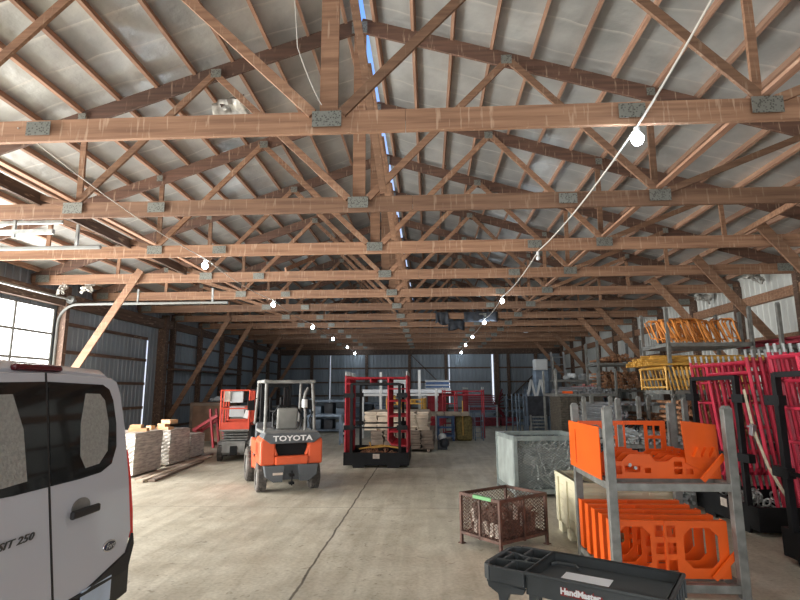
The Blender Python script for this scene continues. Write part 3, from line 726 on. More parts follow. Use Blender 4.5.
# ------------------------------------------------------------------ wrapped plank stacks on the left
def plank_stack(name, label, cat, loc, rz, w_, d_, h_, m, lay=.055, jit=.02, group=None, pallet=True, wrap=None):
    t = thing(name, label, cat, loc, rz, group)
    if pallet:
        q = B()
        for x in (-.42, 0, .42): q.bb(x * w_ - .04, x * w_ + .04, -d_ / 2, d_ / 2, 0, .09)
        for k in range(5): q.bb(-w_ / 2, w_ / 2, -d_ / 2 + k * (d_ - .1) / 4, -d_ / 2 + k * (d_ - .1) / 4 + .1, .09, .11)
        q.build('pallet', PLANKD, t)
    z = .11 if pallet else 0.; o = B()
    while z < h_ - .01:
        n = 5
        for k in range(n):
            ww = w_ / n; ox = random.uniform(-jit, jit) * .3; oy = random.uniform(-jit, jit)
            o.box((-w_ / 2 + (k + .5) * ww + ox, oy, z + lay / 2), (ww * .94, d_ * random.uniform(.96, 1.), lay * .86), (0, 0, random.uniform(-1, 1) * jit * .3))
        z += lay
    o.build('boards', m, t)
    if wrap:
        # plastic film clinging to the sides, rippled
        f = B(); n = 26; rows = 22; per = []
        for j in range(rows):
            ring = []; zz = .04 + (h_ - .02) * j / (rows - 1)
            for i in range(4 * n):
                s_ = i // n; u = (i % n) / n
                px = [-1 + 2 * u, 1, 1 - 2 * u, -1][s_] * w_ / 2; py = [-1, -1 + 2 * u, 1, 1 - 2 * u][s_] * d_ / 2
                g = 1.04 + (.016 if j % 2 else 0) + .022 * math.sin(i * 1.3 + j * 2.1) * math.sin(j * 1.7 + i * .35)
                ring.append((px * g, py * g, zz))
            per.append(ring)
        f.loft(per, False).build('plastic_wrap', wrap, t, smooth=False)
    return t
WR = mat('cloudy_plastic_film', (.52, .485, .43), .35, var=.35, scale=6, stretch=(.7, .7, 5), bump=.5, bscale=14, coat=.2)
plank_stack('plank_stack', 'plastic-wrapped stack of grey planks just behind the white van, nearest of three', 'plank stack', (-6.95, 12.2, 0), R(-1), 1.05, 1.12, .90, WRAP, wrap=WR)
plank_stack('plank_stack', 'plastic-wrapped plank stack in the middle of three along the left wall', 'plank stack', (-7.0, 13.85, 0), R(-1), 1.05, 1.0, .84, WRAP, wrap=WR)
plank_stack('plank_stack', 'low wrapped plank stack, farthest of three along the left wall', 'plank stack', (-7.02, 15.15, 0), R(-1), .9, .85, .62, WRAP, wrap=WR)
for i, (x, y, z, l) in enumerate(((-6.7, 12.3, .915, 'short pale timber block on top of the nearest wrapped plank stack'), (-6.78, 13.7, .855, 'pale timber blocks piled on the middle wrapped plank stack'))):
    t = thing('timber_block', l, 'timber block', (x, y, z), R(10 - 30 * i))
    B().bb(-.22, .18, -.1, .1, 0, .09).bb(-.2, .05, -.09, .09, .09, .17).build('block', PALEWOOD, t, .004)
    if i: B().bb(-.42, -.24, -.25, -.12, 0, .12).bb(-.05, .26, -.12, .14, .17, .27).build('block', PALEWOOD, t, .004)
for k, (x0, y0, x1, y1, m) in enumerate(((-6.12, 11.3, -6.32, 15.6, PLANKD), (-5.92, 11.0, -6.16, 15.2, PLANK), (-5.72, 11.1, -6.0, 14.2, PLANKD))):
    L_ = ['loose dark board on the floor hugging the wrapped plank stacks', 'loose pale board on the floor between two darker boards', 'loose dark board on the floor, outermost beside the wrapped stacks'][k]
    tag(B().beam((x0, y0, .03 + .0 * k), (x1, y1, .03), .14, .05).build('loose_board', m, bevel=.003), L_, 'board')

# red steel stand, brown crate and cabinet beyond the stacks
t = thing('red_steel_stand', 'red tubular steel stand with slanted legs behind the wrapped plank stacks', 'stand', (-7.35, 17.7, 0), R(-6))
B().beam((-.5, .0, .55), (.35, 0, 1.05), .08, .10).beam((-.45, .4, .5), (.35, .4, 1.0), .08, .1).build('sloping_rail', REDD, t, .005)
for x in (.25, .65):
    for y in (0, .4): B().beam((x, y, 0), (x - .18, y, 1.25), .07, .07).build('leg', REDD, t, .005)
B().beam((.62, 0, .1), (.62, .4, .1), .06, .06).beam((-.4, 0, .55), (-.4, .4, .55), .06, .06).beam((-.4, 0, 0), (-.4, 0, .55), .07, .07).beam((-.4, .4, 0), (-.4, .4, .55), .07, .07).build('cross_bar', REDD, t)
t = thing('plywood_crate', 'brown plywood crate behind the scissor lift', 'crate', (-6.95, 18.9, 0), R(-4))
B().bb(-.55, .55, -.5, .5, .12, .74).build('box', BROWNBOX, t, .01)
for x in (-.45, 0, .45): B().bb(x - .05, x + .05, -.5, .5, 0, .12).build('skid', PLANKD, t)
B().bb(-.55, .55, -.52, -.5, .14, .24).bb(-.55, .55, -.52, -.5, .64, .73).bb(-.04, .04, -.52, -.5, .24, .64).build('batten', PLANKD, t)
t = thing('plywood_crate', 'tall dark brown crate standing against the left wall behind a lower one', 'crate', (-8.15, 20.4, 0), R(-4))
B().bb(-.8, .6, -.5, .5, .0, 1.42).build('box', BROWNBOX, t, .01)
B().bb(-.8, .6, -.52, -.5, 1.3, 1.4).bb(-.8, -.7, -.52, -.5, 0, 1.3).bb(.5, .6, -.52, -.5, 0, 1.3).build('batten', PLANKD, t)
t = thing('steel_cabinet', 'pale grey-green steel cabinet beyond the scissor lift', 'cabinet', (-7.15, 20.3, 0), R(2))
B().bb(-.3, .3, -.3, .3, 0, 1.30).build('cabinet_body', mat('grey_green_paint', (.22, .24, .20), .5), t, .01)
B().bb(-.27, .27, -.315, -.3, .05, 1.22).build('cabinet_door', mat('grey_green_paint', (.22, .24, .20), .5), t, .004)
tag(B().sphere((0, 0, .12), .16, 10, 6, .7).sphere((.25, .05, .10), .13, 10, 6, .7).sphere((-.22, .02, .09), .12, 10, 6, .7).build('rolled_sheeting', GREYBOX, smooth=True, loc=(-8.1, 20.4, 1.42)), 'crumpled grey sheeting lying on top of the tall brown crate', 'sheeting')

# ------------------------------------------------------------------ scaffold frames and their black racks
def scaf_frame(name, m, label, group, flip=False, W_=1.52, H_=1.95):
    t = thing(name, label, 'scaffold frame', (0, 0, 0), group=group)
    fx = (lambda x: W_ - x) if flip else (lambda x: x)
    r_ = .024; z0 = .0
    for x in (0, W_):
        q = B().tube([(x, 0, z0), (x, 0, H_)], r_, 6, True); lg = q.build('leg', m, t)
        B().cyl((x, 0, H_ - .04), (x, 0, H_ + .10), .0185, 6).build('spigot', CHROME if False else GALV, lg)
    B().tube([(0, 0, H_ - .06), (W_, 0, H_ - .06)], r_, 6).build('header_tube', m, t)
    B().tube([(fx(.46), 0, H_ - .20), (fx(W_), 0, H_ - .20)], r_ * .9, 6).tube([(fx(.9), 0, H_ - .06), (fx(.9), 0, H_ - .20)], r_ * .8, 6).build('lower_header', m, t)
    B().tube([(fx(.46), 0, H_ - .06), (fx(.46), 0, .38), (fx(.38), 0, .28), (fx(.0), 0, .24)], r_, 6).build('inner_post', m, t)
    for z in (.58, .95, 1.32, 1.62): B().tube([(fx(0), 0, z), (fx(.46), 0, z)], r_ * .8, 6).build('rung', m, t)
    return t
def black_rack(label, loc, rz, D=1.5, W_=1.55, plate=True):
    t = thing('frame_rack', label, 'storage rack', loc, rz)
    q = B(); q.prism([(0, .10), (.18, .10), (.22, .0), (.5, .0), (.5, .08), (W_ - .5, .08), (W_ - .5, 0), (W_ - .22, 0), (W_ - .18, .10), (W_, .10), (W_, .36), (0, .36)], -.06, -.02, 'y')
    q.prism([(0, .06), (W_, .06), (W_, .36), (0, .36)], D + .02, D + .06, 'y')
    for x in (0, W_): q.bb(x - .02, x + .02, -.06, D + .06, .06, .36)
    q.bb(0, W_, -.05, D, .06, .10); q.build('base_tray', BLACK, t, .006)
    for y, ys in ((-.04, -1), (D + .03, 1)):
        for x in (.17, W_ - .2):
            p_ = B().bb(x - .035, x + .035, y - .035, y + .035, .34, 2.02).build('post', BLACK, t, .004)
            for z in (.95, 1.72): B().box((x - .06 if x < .5 else x + .06, y, z), (.26, .09, .11)).cyl((x - .12, y - .05, z), (x - .12, y + .05, z), .012, 6).build('latch', BLACK, p_, .004)
        B().bb(.17, W_ - .2, y - .03, y + .03, 1.97, 2.03).build('top_bar', BLACK, t, .004)
        B().bb(.17, W_ - .2, y - .02, y + .02, .93, .97).build('middle_bar', BLACK, t, .004)
    if plate: B().bb(.70, .86, -.066, -.061, .22, .33).build('label_plate', PALESCR, t)
    return t
# mid-floor rack facing the camera
rk = black_rack('black steel rack holding upright red scaffold frames in mid floor', (-2.06, 13.25, 0), R(0), 1.75)
f0 = scaf_frame('scaffolding_section', REDD, 'front red scaffold frame in the black rack in mid floor', 'red scaffold frames in mid-floor rack', True)
f0.location = (-2.05, 13.30, .26)
for k in range(1, 17):
    dup(f0, (-2.05 + random.uniform(-.006, .006), 13.30 + k * .10, .26), 0, label='red scaffold frame packed behind the front one in the mid-floor rack')
# clamps lying in the tray
def coupler(label, m, loc, rz=0, group=None):
    t = thing('scaffold_clamp', label, 'clamp', loc, rz, group)
    B().torus((0, 0, .05), .05, .014, 'y', 12, 6).build('jaw', m, t); B().torus((.10, 0, .05), .05, .014, 'x', 12, 6).build('jaw', m, t)
    B().cyl((.05, -.06, .09), (.05, .06, .09), .01, 6).build('bolt', m, t)
    return t
cp = coupler('rusty clamp lying in the tray of the mid-floor rack', RUST, (-1.7, 13.9, .12), 0, 'clamps in mid-floor rack')
for k in range(30):
    dup(cp, (-1.3 + random.uniform(-.45, .45), 14.2 + random.uniform(-.6, .5), .12 + random.uniform(0, .12)), rot=(random.uniform(-.6, .6), random.uniform(-.6, .6), random.uniform(0, 6)))
for k, pts in enumerate(([(-1.75, 13.62, .40), (-1.2, 13.8, .47), (-.75, 13.7, .42)], [(-1.5, 13.75, .55), (-1.45, 13.7, .42), (-1.0, 13.8, .46)])):
    tag(B().tube(pts, .022, 8).build('yellow_tube', YEL, smooth=True), ['long golden-yellow tube lying across the tray of the mid-floor red rack', 'bent golden-yellow tube in the tray of the mid-floor red rack'][k], 'tube')

# racks at the right edge, turned side-on
rkA = black_rack('black steel rack of crimson scaffold frames beside the orange panel rack', (4.20, 8.85, 0), R(-90), 1.15)
fA = scaf_frame('scaffolding_section', PINK, 'crimson scaffold frame nearest the orange panels in the farther of two right-hand racks', 'crimson scaffold frames in farther right rack', False)
fA.location = (4.42, 8.84, .32); fA.rotation_euler = (R(5.5), 0, R(-90))
for k in range(1, 11): dup(fA, (4.42 + k * .088, 8.84 + random.uniform(-.01, .01), .32), rot=(R(5.5), 0, R(-90)), label='crimson scaffold frame packed in the farther of two right-hand racks')
rkB = black_rack('black steel rack of crimson scaffold frames at the right edge of the picture', (3.90, 6.34, 0), R(-90), 1.15)
for k in range(0, 11): dup(fA, (4.10 + k * .088, 6.33 + random.uniform(-.01, .01), .32), rot=(R(5.5), 0, R(-90)), label='crimson scaffold frame packed in the nearer rack at the right edge', group='crimson scaffold frames in nearer right rack')
cp2 = coupler('galvanised clamp lying in the tray of a right-hand rack', GALV, (4.4, 7.6, .12), 0, 'clamps in right rack')
for k in range(26):
    dup(cp2, (4.3 + random.uniform(0, .7), 7.6 + random.uniform(-.2, .9), .12 + random.uniform(0, .25)), rot=(random.uniform(-.6, .6), random.uniform(-.6, .6), random.uniform(0, 6)))
st = B(); sp_ = [(4.10, 7.22, 1.84), (4.08, 7.10, 1.45), (4.06, 7.0, 1.26), (4.06, 6.82, .92), (4.06, 6.62, .70), (4.07, 6.45, .52)]
for a, b2 in zip(sp_[:-1], sp_[1:]): st.beam(a, b2, .006, .055, (0, 1, 0))
t = thing('ratchet_strap', 'frayed cream ratchet strap hanging down beside the farther crimson frame rack', 'strap', (0, 0, 0))
st.build('webbing', STRAPM, t)
B().box((4.05, 7.04, 1.34), (.05, .07, .14), (.3, 0, 0)).cyl((4.03, 6.99, 1.38), (4.03, 7.11, 1.38), .014, 8).build('ratchet_buckle', ALU, t, .004)

# ------------------------------------------------------------------ galvanised stacking racks
def post_rack(label, loc, rz=0., W_=1.2, D=1.2, H_=1.66, tiers=(.07, .95), group=None, post=.075):
    t = thing('stacking_rack', label, 'stacking rack', loc, rz, group)
    for x in (0, W_):
        for y in (0, D):
            lg = B().bb(x - post / 2, x + post / 2, y - post / 2, y + post / 2, 0, H_).build('post', GALVP, t, .004)
            B().prism([(x - post / 2, H_), (x + post / 2, H_), (x + post * .2, H_ + .03), (x - post * .2, H_ + .03)], y - post / 2, y + post / 2, 'y').build('post_cap', GALVP, lg)
    for z in tiers:
        for y in (0, D): B().bb(0, W_, y - .03, y + .03, z - .035, z + .035).build('rail', GALVP, t, .004)
        for x in (0, W_): B().bb(x - .03, x + .03, 0, D, z - .035, z + .035).build('rail', GALVP, t, .004)
        for k in range(1, 4): B().bb(0, W_, D * k / 4 - .02, D * k / 4 + .02, z - .03, z + .03).build('slat', GALVP, t)
    return t
OR = post_rack('galvanised two-tier stacking rack full of orange panels in the right foreground', (1.70, 5.28, 0), R(-1), 1.10, 1.22, 1.66, (.08, .95), post=.08)

# ---- orange guard panels
def guard(label, loc, rz, group=None, rot=None, W_=1.06, H_=.50, fl=.115, wing=None):
    t = thing('guard_panel', label, 'steel panel', loc, rz, group, rot)
    ho = [octo(.06, .36, .07, H_ - .05, .07)]
    for k in range(3):
        for j in range(2): ho.append(rect(.40 + j * .11, .48 + j * .11, .06 + k * .15, .16 + k * .15))
    ho.append(octo(.66, .97, .09, H_ - .06, .07))
    if wing == 'open': ho = [octo(.03, .26, .05, H_ - .04, .06), rect(.42, .72, .05, H_ - .04)] + [rect(.29, .39, .05 + k * .145, .16 + k * .145) for k in range(3)] + [rect(x_, x_ + .06, .05 + k * .145, .16 + k * .145) for k in range(3) for x_ in (.76, .84)]
    holed('face', rect(0, W_, 0, H_), ho, .006, ORNG, t, Matrix.Rotation(R(90), 4, 'X'))
    B().bb(-.003, .003, 0, fl, 0.0, H_).build('side_flange', ORNG, t)
    B().bb(W_ - .003, W_ + .003, 0, fl, 0, H_).build('side_flange', ORNG, t)
    B().bb(0, W_, 0, fl * .5, H_ - .003, H_ + .003).build('top_flange', ORNG, t)
    B().bb(.485, .505, -.012, 0, 0, H_).build('rib', ORNG, t)
    return t
g0 = guard('orange cut-out steel panel at the front of the lower rack shelf', (1.69, 5.36, .13), 0, 'orange panels on lower shelf')
for k in range(1, 5): dup(g0, (1.69, 5.36 + k * .235, .13), 0, label='orange cut-out steel panel behind the front one on the lower rack shelf')
# ---- upper tier
t = thing('solid_panel', 'large solid orange panel with a slot at the left end of the upper rack shelf', 'steel panel', (1.66, 5.42, .985))
holed('sheet', rect(0, 1.12, 0, .50), [rect(.84, .87, .05, .42)], .010, ORNG, t, Matrix.Rotation(R(90), 4, 'Z') @ Matrix.Rotation(R(90), 4, 'X'))
B().bb(-.0, .06, 1.09, 1.12, .36, .50).build('hook', ORNG, t)
B().bb(.0, .07, -.005, .005, .40, .48).build('corner_bracket', GALV, t)
t = guard('tall orange cut-out panel standing at the back of the upper rack shelf', (1.74, 6.38, .985), 0, None, W_=.96, H_=.50, wing='open')
gU = guard('low orange cut-out panel nested on the upper rack shelf', (1.74, 5.45, .985), 0, 'low nested orange panels on upper shelf', W_=1.0, H_=.20, fl=.10) if False else None
def lowg(label, loc, group):
    t = thing('channel_panel', label, 'steel panel', loc, 0, group)
    out = [(0, 0), (1.06, 0), (1.06, .16), (.84, .16), (.80, .20), (.62, .20), (.56, .16), (.44, .16), (.40, .23), (.20, .23), (.12, .16), (0, .16)]
    ho = [rect(.05, .12, .04, .12), rect(.15, .30, .06, .12), rect(.62, .70, .04, .09), rect(.62, .70, .11, .16), rect(.73, .80, .04, .09), rect(.34, .40, .05, .1)]
    holed('face', out, ho, .006, ORNG, t, Matrix.Rotation(R(90), 4, 'X'))
    B().bb(0, 1.06, 0, .10, 0, .005).build('bottom_flange', ORNG, t)
    q = B(); n = 8
    for k in range(n):
        a = PI * .5 * k / n; b2 = PI * .5 * (k + 1) / n
        q.beam((.72 + .18 * math.sin(a), .05, .03 + .20 * (1 - math.cos(a))), (.72 + .18 * math.sin(b2), .05, .03 + .20 * (1 - math.cos(b2))), .08, .006, (0, 1, 0))
    q.build('curved_lug', ORNG, t)
    B().cyl((.20, -.012, .13), (.20, .012, .13), .016, 8).cyl((.25, -.012, .10), (.25, .012, .10), .016, 8).build('bolt', GALV, t)
    return t
c0 = lowg('low orange channel panel with curved lugs at the front of the upper shelf', (1.76, 5.50, .99), 'low orange panels on upper shelf')
for k in range(1, 5): dup(c0, (1.76 + .004 * k, 5.50 + .17 * k, .99), 0, label='low orange channel panel nested behind the front one on the upper shelf')
t = thing('solid_panel', 'solid orange plate facing forward at the right end of the upper rack shelf', 'steel panel', (2.47, 5.47, 1.0), R(4))
B().prism([(0.02, .14), (.32, .0), (.345, .50), (0, .54)], 0, .01, 'y').build('sheet', ORNG, t)
for k in range(3): B().prism([(.08 + k * .08, .20), (.15 + k * .08, .20), (.13 + k * .08, .29)], -.04, 0, 'y').build('tab', ORNG, t)
B().bb(.335, .345, 0, .30, .02, .50).build('side_flange', ORNG, t)
for (x, y, z, lb) in ((2.575, 5.36, .965, 'slanted orange flat bar leaning at the right end of the upper rack shelf'), (2.58, 5.32, .11, 'slanted orange flat bar leaning at the right end of the lower rack shelf')):
    tag(B().beam((x, y, z + .03), (x + .22, y, z + .26), .05, .02, (0, 1, 0)).build('flat_bar', ORNG), lb, 'steel bar')

# ------------------------------------------------------------------ cream pallet box
CB = thing('pallet_box', 'cream plastic pallet box on feet directly behind the orange panel rack', 'bin', (1.74, 6.62, 0), R(1))
Wb, Db = 1.2, 1.0
q = B()
for x0, x1, y0, y1 in ((0, .04, 0, Db), (Wb - .04, Wb, 0, Db), (0, Wb, 0, .04), (0, Wb, Db - .04, Db)): q.bb(x0, x1, y0, y1, .14, .76)
q.bb(0, Wb, 0, Db, .14, .18); q.bb(-.02, Wb + .02, -.02, .05, .71, .76).bb(-.02, Wb + .02, Db - .05, Db + .02, .71, .76).bb(-.02, .05, 0, Db, .71, .76).bb(Wb - .05, Wb + .02, 0, Db, .71, .76)
for k in range(3): q.bb(-.022, 0, .02 + k * .42, .14 + k * .42, .14, .72)
for k in range(5):
    for j in range(2): q.bb(-.008, 0, .18 + j * .42, .40 + j * .42, .24 + k * .09, .27 + k * .09)
for k in range(6):
    q.bb(.06, .36, -.02, 0, .22 + k * .08, .26 + k * .08).bb(.44, .74, -.02, 0, .22 + k * .08, .26 + k * .08).bb(.82, 1.12, -.02, 0, .22 + k * .08, .26 + k * .08)
q.build('box', CREAM, CB, .006)
for x in (.0, .52, 1.04):
    for y in (0, .42, .84): B().bb(x, x + .16, y, y + .16, 0, .15).build('foot', CREAM, CB, .01)
q = B()
for k in range(22):
    a = Vector((random.uniform(.1, 1.1), random.uniform(.1, .9), random.uniform(.55, .66))); d = Vector((random.uniform(-1, 1), random.uniform(-1, 1), random.uniform(-.15, .15))).normalized() * random.uniform(.08, .16)
    a.x = min(max(a.x, .25), .95); a.y = min(max(a.y, .25), .75); q.beam(a - d, a + d, .05, .03)
q.bb(.05, 1.15, .05, .95, .18, .55)
tag(q.build('scrap_metal', DUSTG, loc=(1.74, 6.62, 0)), 'dark jumbled steel scrap filling the cream pallet box', 'scrap', kind='stuff')

# ------------------------------------------------------------------ grey mesh bin
GB = thing('mesh_bin', 'grey galvanised mesh bin full of scrap, standing behind the rusty brown crate', 'bin', (1.50, 9.68, 0), R(7))
Wg, Dg, Hg = 1.28, 1.2, 1.04
GMAT = mat('grey_green_mesh_paint', (.30, .35, .34), .5, .35, var=.2, scale=6)
q = B()
for x in (0, Wg):
    for y in (0, Dg): q.bb(x - .035, x + .035, y - .035, y + .035, 0, Hg)
for z in (.10, Hg - .04):
    q.bb(0, Wg, -.03, .03, z - .04, z + .04).bb(0, Wg, Dg - .03, Dg + .03, z - .04, z + .04).bb(-.03, .03, 0, Dg, z - .04, z + .04).bb(Wg - .03, Wg + .03, 0, Dg, z - .04, z + .04)
q.build('frame', GMAT, GB, .004)
B().bb(0, Wg, 0, Dg, .10, .12).build('floor_plate', GMAT, GB)
for nm, fn, ln in (('front', lambda u, v: (u, 0, v), Wg), ('back', lambda u, v: (u, Dg, v), Wg), ('left', lambda u, v: (0, u, v), Dg), ('right', lambda u, v: (Wg, u, v), Dg)):
    q = B(); lattice(q, .03, ln - .03, .14, Hg - .08, .072, .0034, 0, fn, .62)
    q.build('mesh_side', GMAT, GB)
B().bb(-.012, -.006, .0, Dg, .12, Hg - .05).build('side_sheet', mat('pale_bin_sheet', (.46, .52, .50), .5, .2, var=.15), GB)
q = B()
for k in range(150):
    c_ = Vector((random.uniform(.15, Wg - .15), random.uniform(.08, Dg - .15), random.uniform(.15, .86)))
    if k < 70: c_.y = random.uniform(.06, .16)
    d = Vector((random.uniform(-1, 1), random.uniform(-.25, .25) if k < 70 else random.uniform(-1, 1), random.uniform(-.9, .9))).normalized() * random.uniform(.06, .20)
    a, b2 = c_ - d, c_ + d
    for v_ in (a, b2):
        v_.x = min(max(v_.x, .06), Wg - .06); v_.y = min(max(v_.y, .05), Dg - .06); v_.z = min(max(v_.z, .14), .97)
    if k % 3: q.beam(a, b2, random.uniform(.012, .04), .015)
    else: q.tube([a, b2], random.uniform(.010, .02), 6)
q.box((.28, .07, .62), (.24, .02, .17), (0, .3, 0)); q.bb(.08, Wg - .08, .22, Dg - .08, .13, .72)
q.build('scrap_metal', mat('bright_scrap_steel', (.55, .57, .56), .45, .3, var=.3, scale=7), loc=(1.50, 9.68, 0)); sc2 = bpy.context.scene.objects['scrap_metal.001'] if 'scrap_metal.001' in bpy.data.objects else None
sc2.rotation_euler = (0, 0, R(7)); tag(sc2, 'tangle of pale galvanised scrap and a bright plate inside the grey mesh bin', 'scrap', kind='stuff')

# ------------------------------------------------------------------ rusty brown mesh crate
Fc = Vector((.795, 6.42)); Lc = Vector((.345, 6.78)); Rc = Vector((1.42, 6.82))
Wc = .80; angc = R(39); Dc = .65
BC = thing('mesh_crate', 'rusty brown wire-mesh crate on legs with a green patch on its rim', 'crate', (Fc.x, Fc.y, 0), angc)
# local +x runs along the right-hand face, +y along the left-hand face
sk = math.radians(90)
q = B(); Hc = .60
for x in (0, Wc):
    for y in (0, Dc): q.bb(x - .017, x + .017, y - .017, y + .017, 0, Hc)
for z in (.13, Hc - .018):
    q.bb(0, Wc, -.015, .015, z - .018, z + .018).bb(0, Wc, Dc - .015, Dc + .015, z - .018, z + .018).bb(-.015, .015, 0, Dc, z - .018, z + .018).bb(Wc - .015, Wc + .015, 0, Dc, z - .018, z + .018)
q.bb(Wc / 2 - .015, Wc / 2 + .015, -.015, .015, .1, Hc).bb(-.015, .015, Dc / 2 - .015, Dc / 2 + .015, .1, Hc)
for x in (0, Wc):
    for y in (0, Dc): q.bb(x - .035, x + .035, y - .035, y + .035, 0, .012)
q.build('frame', BROWNR, BC, .003)
B().bb(-.020, -.0155, .12, .42, Hc - .036, Hc + .003).bb(-.020, .015, .12, .42, Hc + .0005, Hc + .003).build('green_patch', GREEN, BC)
B().bb(0, Wc, 0, Dc, .12, .135).build('floor_plate', BROWNR, BC)
for fn, ln in ((lambda u, v: (u, 0, v), Wc), (lambda u, v: (u, Dc, v), Wc), (lambda u, v: (0, u, v), Dc), (lambda u, v: (Wc, u, v), Dc)):
    q = B(); lattice(q, .02, ln - .02, .15, Hc - .04, .058, .0036, 0, fn, .7); q.build('mesh_side', BROWNR, BC)
def clutter(n, x0, x1, y0, y1, z0, z1, seed, s0=.05, s1=.14):
    rnd = random.Random(seed); q = B()
    for k in range(n):
        e = rnd.uniform(s0, s1); cx = rnd.uniform(x0 + e, x1 - e); cy = rnd.uniform(y0 + e, y1 - e); cz = rnd.uniform(z0 + e * .5, z1 - e * .5)
        if k % 2:
            if rnd.random() < .5: cy = y0 + e * .75
            else: cx = x0 + e * .75
        ty = rnd.random(); rot = (rnd.uniform(-.5, .5), rnd.uniform(-.7, .7), rnd.uniform(-.5, .5))
        if ty < .6: q.box((cx, cy, cz), (e * .35, e * .5, e * 1.3), rot)
        else: q.box((cx, cy, cz), (e * 1.2, e * .4, e * .25), rot)
    return q
q = clutter(150, .03, Wc - .03, .03, Dc - .03, .14, .50, 3, .05, .12); q.bb(.12, Wc - .06, .12, Dc - .06, .14, .36)
o = q.build('scrap_offcuts', SCRAP, loc=(Fc.x, Fc.y, 0)); o.rotation_euler = (0, 0, angc); tag(o, 'dull brown scrap offcuts heaped inside the rusty mesh crate', 'scrap', kind='stuff')
rnd = random.Random(5)
pc = B().box((0, 0, 0), (.05, .035, .15)).build('timber_offcut', PALESCR, bevel=.003, loc=(Fc.x, Fc.y, 0))
tag(pc, 'pale short timber offcut seen through the mesh of the rusty crate', 'offcut', 'pale offcuts in rusty crate')
Mz = Matrix.Translation((Fc.x, Fc.y, 0)) @ Matrix.Rotation(angc, 4, 'Z')
spots = [(.035, .08, .24), (.035, .16, .24), (.035, .25, .25), (.035, .46, .36), (.035, .42, .24), (.035, .33, .22), (.30, .04, .42), (.42, .04, .33)]
for k, s_ in enumerate(spots):
    o = pc if k == 0 else pc.copy()
    if k: COL.objects.link(o)
    o.location = Mz @ Vector(s_); o.rotation_euler = (rnd.uniform(-.3, .3), rnd.uniform(-.3, .3), angc + 1.57 * (k < 6) + rnd.uniform(-.2, .2))

# ------------------------------------------------------------------ black plastic cart
CT = thing('utility_cart', 'black plastic utility cart with moulded caddy end in the bottom foreground', 'cart', (.525, 3.20, 0), R(-32))
Lt, Wt, zt = .73, .46, .85
q = B()
q.bb(0, Lt, 0, Wt, zt - .068, zt - .055)
for x0, x1, y0, y1 in ((0, .018, 0, Wt), (Lt - .018, Lt, 0, Wt), (0, Lt, 0, .018), (0, Lt, Wt - .018, Wt)): q.bb(x0, x1, y0, y1, zt - .12, zt)
q.bb(-.008, Lt + .008, -.012, .018, zt - .018, zt).bb(-.008, Lt + .008, Wt - .018, Wt + .012, zt - .018, zt).bb(-.008, .018, 0, Wt, zt - .018, zt).bb(Lt - .018, Lt + .012, 0, Wt, zt - .018, zt)
for k in range(6): q.bb(Lt, Lt + .012, .03 + k * .08, .045 + k * .08, zt - .12, zt - .02)
q.build('upper_tray', CARTP, CT, .006)
q = B()   # caddy end with pockets
xe = -.26
def wallp(pts, w_=.012, h0=zt - .085, h1=zt - .004):
    for a, b2 in zip(pts[:-1], pts[1:]): q.beam((a[0], a[1], (h0 + h1) / 2), (b2[0], b2[1], (h0 + h1) / 2), w_, h1 - h0)
q.bb(xe + .02, -.005, .0, Wt, zt - .095, zt - .085)
wallp([(-.005, 0), (xe + .05, 0), (xe + .01, .03), (xe, .07), (xe, Wt - .07), (xe + .01, Wt - .03), (xe + .05, Wt), (-.005, Wt)], .03)
wallp([(xe, Wt / 3), (-.16, Wt / 3), (-.12, Wt / 3 + .03), (0, Wt / 3 + .03)], .018); wallp([(xe, 2 * Wt / 3), (-.16, 2 * Wt / 3), (-.12, 2 * Wt / 3 - .03), (0, 2 * Wt / 3 - .03)], .018)
wallp([(-.13, 0), (-.13, Wt / 3)], .018); wallp([(-.13, 2 * Wt / 3), (-.13, Wt)], .018); wallp([(-.20, Wt / 3), (-.20, 2 * Wt / 3)], .018); wallp([(-.08, Wt / 3 + .02), (-.08, 2 * Wt / 3 - .02)], .018)
q.build('caddy', CARTP, CT, .005)
for y in (0, Wt - .03): B().prism([(xe + .02, zt - .08), (-.005, zt - .10), (-.02, zt - .13), (-.10, zt - .14), (-.125, zt - .21), (-.16, zt - .22), (-.17, zt - .15), (xe + .03, zt - .12)], y, y + .03, 'y').build('caddy_bracket', CARTP, CT, .006)
for x in (.04, Lt - .05):
    for y in (.04, Wt - .04): B().bb(x - .03, x + .03, y - .03, y + .03, .12, zt - .11).build('leg', CARTP, CT, .008)
B().bb(0, Lt, 0, Wt, .22, .24).bb(0, Lt, 0, .02, .24, .33).bb(0, Lt, Wt - .02, Wt, .24, .33).bb(0, .02, 0, Wt, .24, .33).bb(Lt - .02, Lt, 0, Wt, .24, .33).build('lower_tray', CARTP, CT, .006)
for x in (.06, Lt - .06):
    for y in (.05, Wt - .05):
        cs = B().box((x, y, .12), (.04, .05, .03)).build('caster', GALV, CT)
        B().cyl((x, y - .015, .06), (x, y + .015, .06), .058, 14).build('caster_wheel', BLACK, cs)
B().tube([(.03, Wt - .13, zt - .04), (.06, Wt - .10, zt - .035), (.17, Wt - .10, zt - .035), (.20, Wt - .13, zt - .04)], .010, 8).build('grab_handle', CARTP, CT)
sg_ = text('brand_lettering', 'HandMaster', .042, WTXT, CT, (.30, -.0022, zt - .062), (R(90), 0, 0), .002, 0, 1.0, .002)
text('lettering_shadow', 'HandMaster', .042, MRTXT, CT, (.304, -.0010, zt - .065), (R(90), 0, 0), .001, 0, 1.0, .007)
Mt = Matrix.Translation((.525, 3.20, 0)) @ Matrix.Rotation(R(-32), 4, 'Z')
def oncart(o, p_, rz=0):
    o.location = Mt @ Vector(p_); o.rotation_euler = (0, 0, R(-32) + rz)
o = B().box((0, 0, 0), (.26, .14, .002)).build('paper_sheet', PAPER); oncart(o, (.27, .22, zt - .0535), R(2)); tag(o, 'white paper sheet lying in the black cart tray', 'paper')
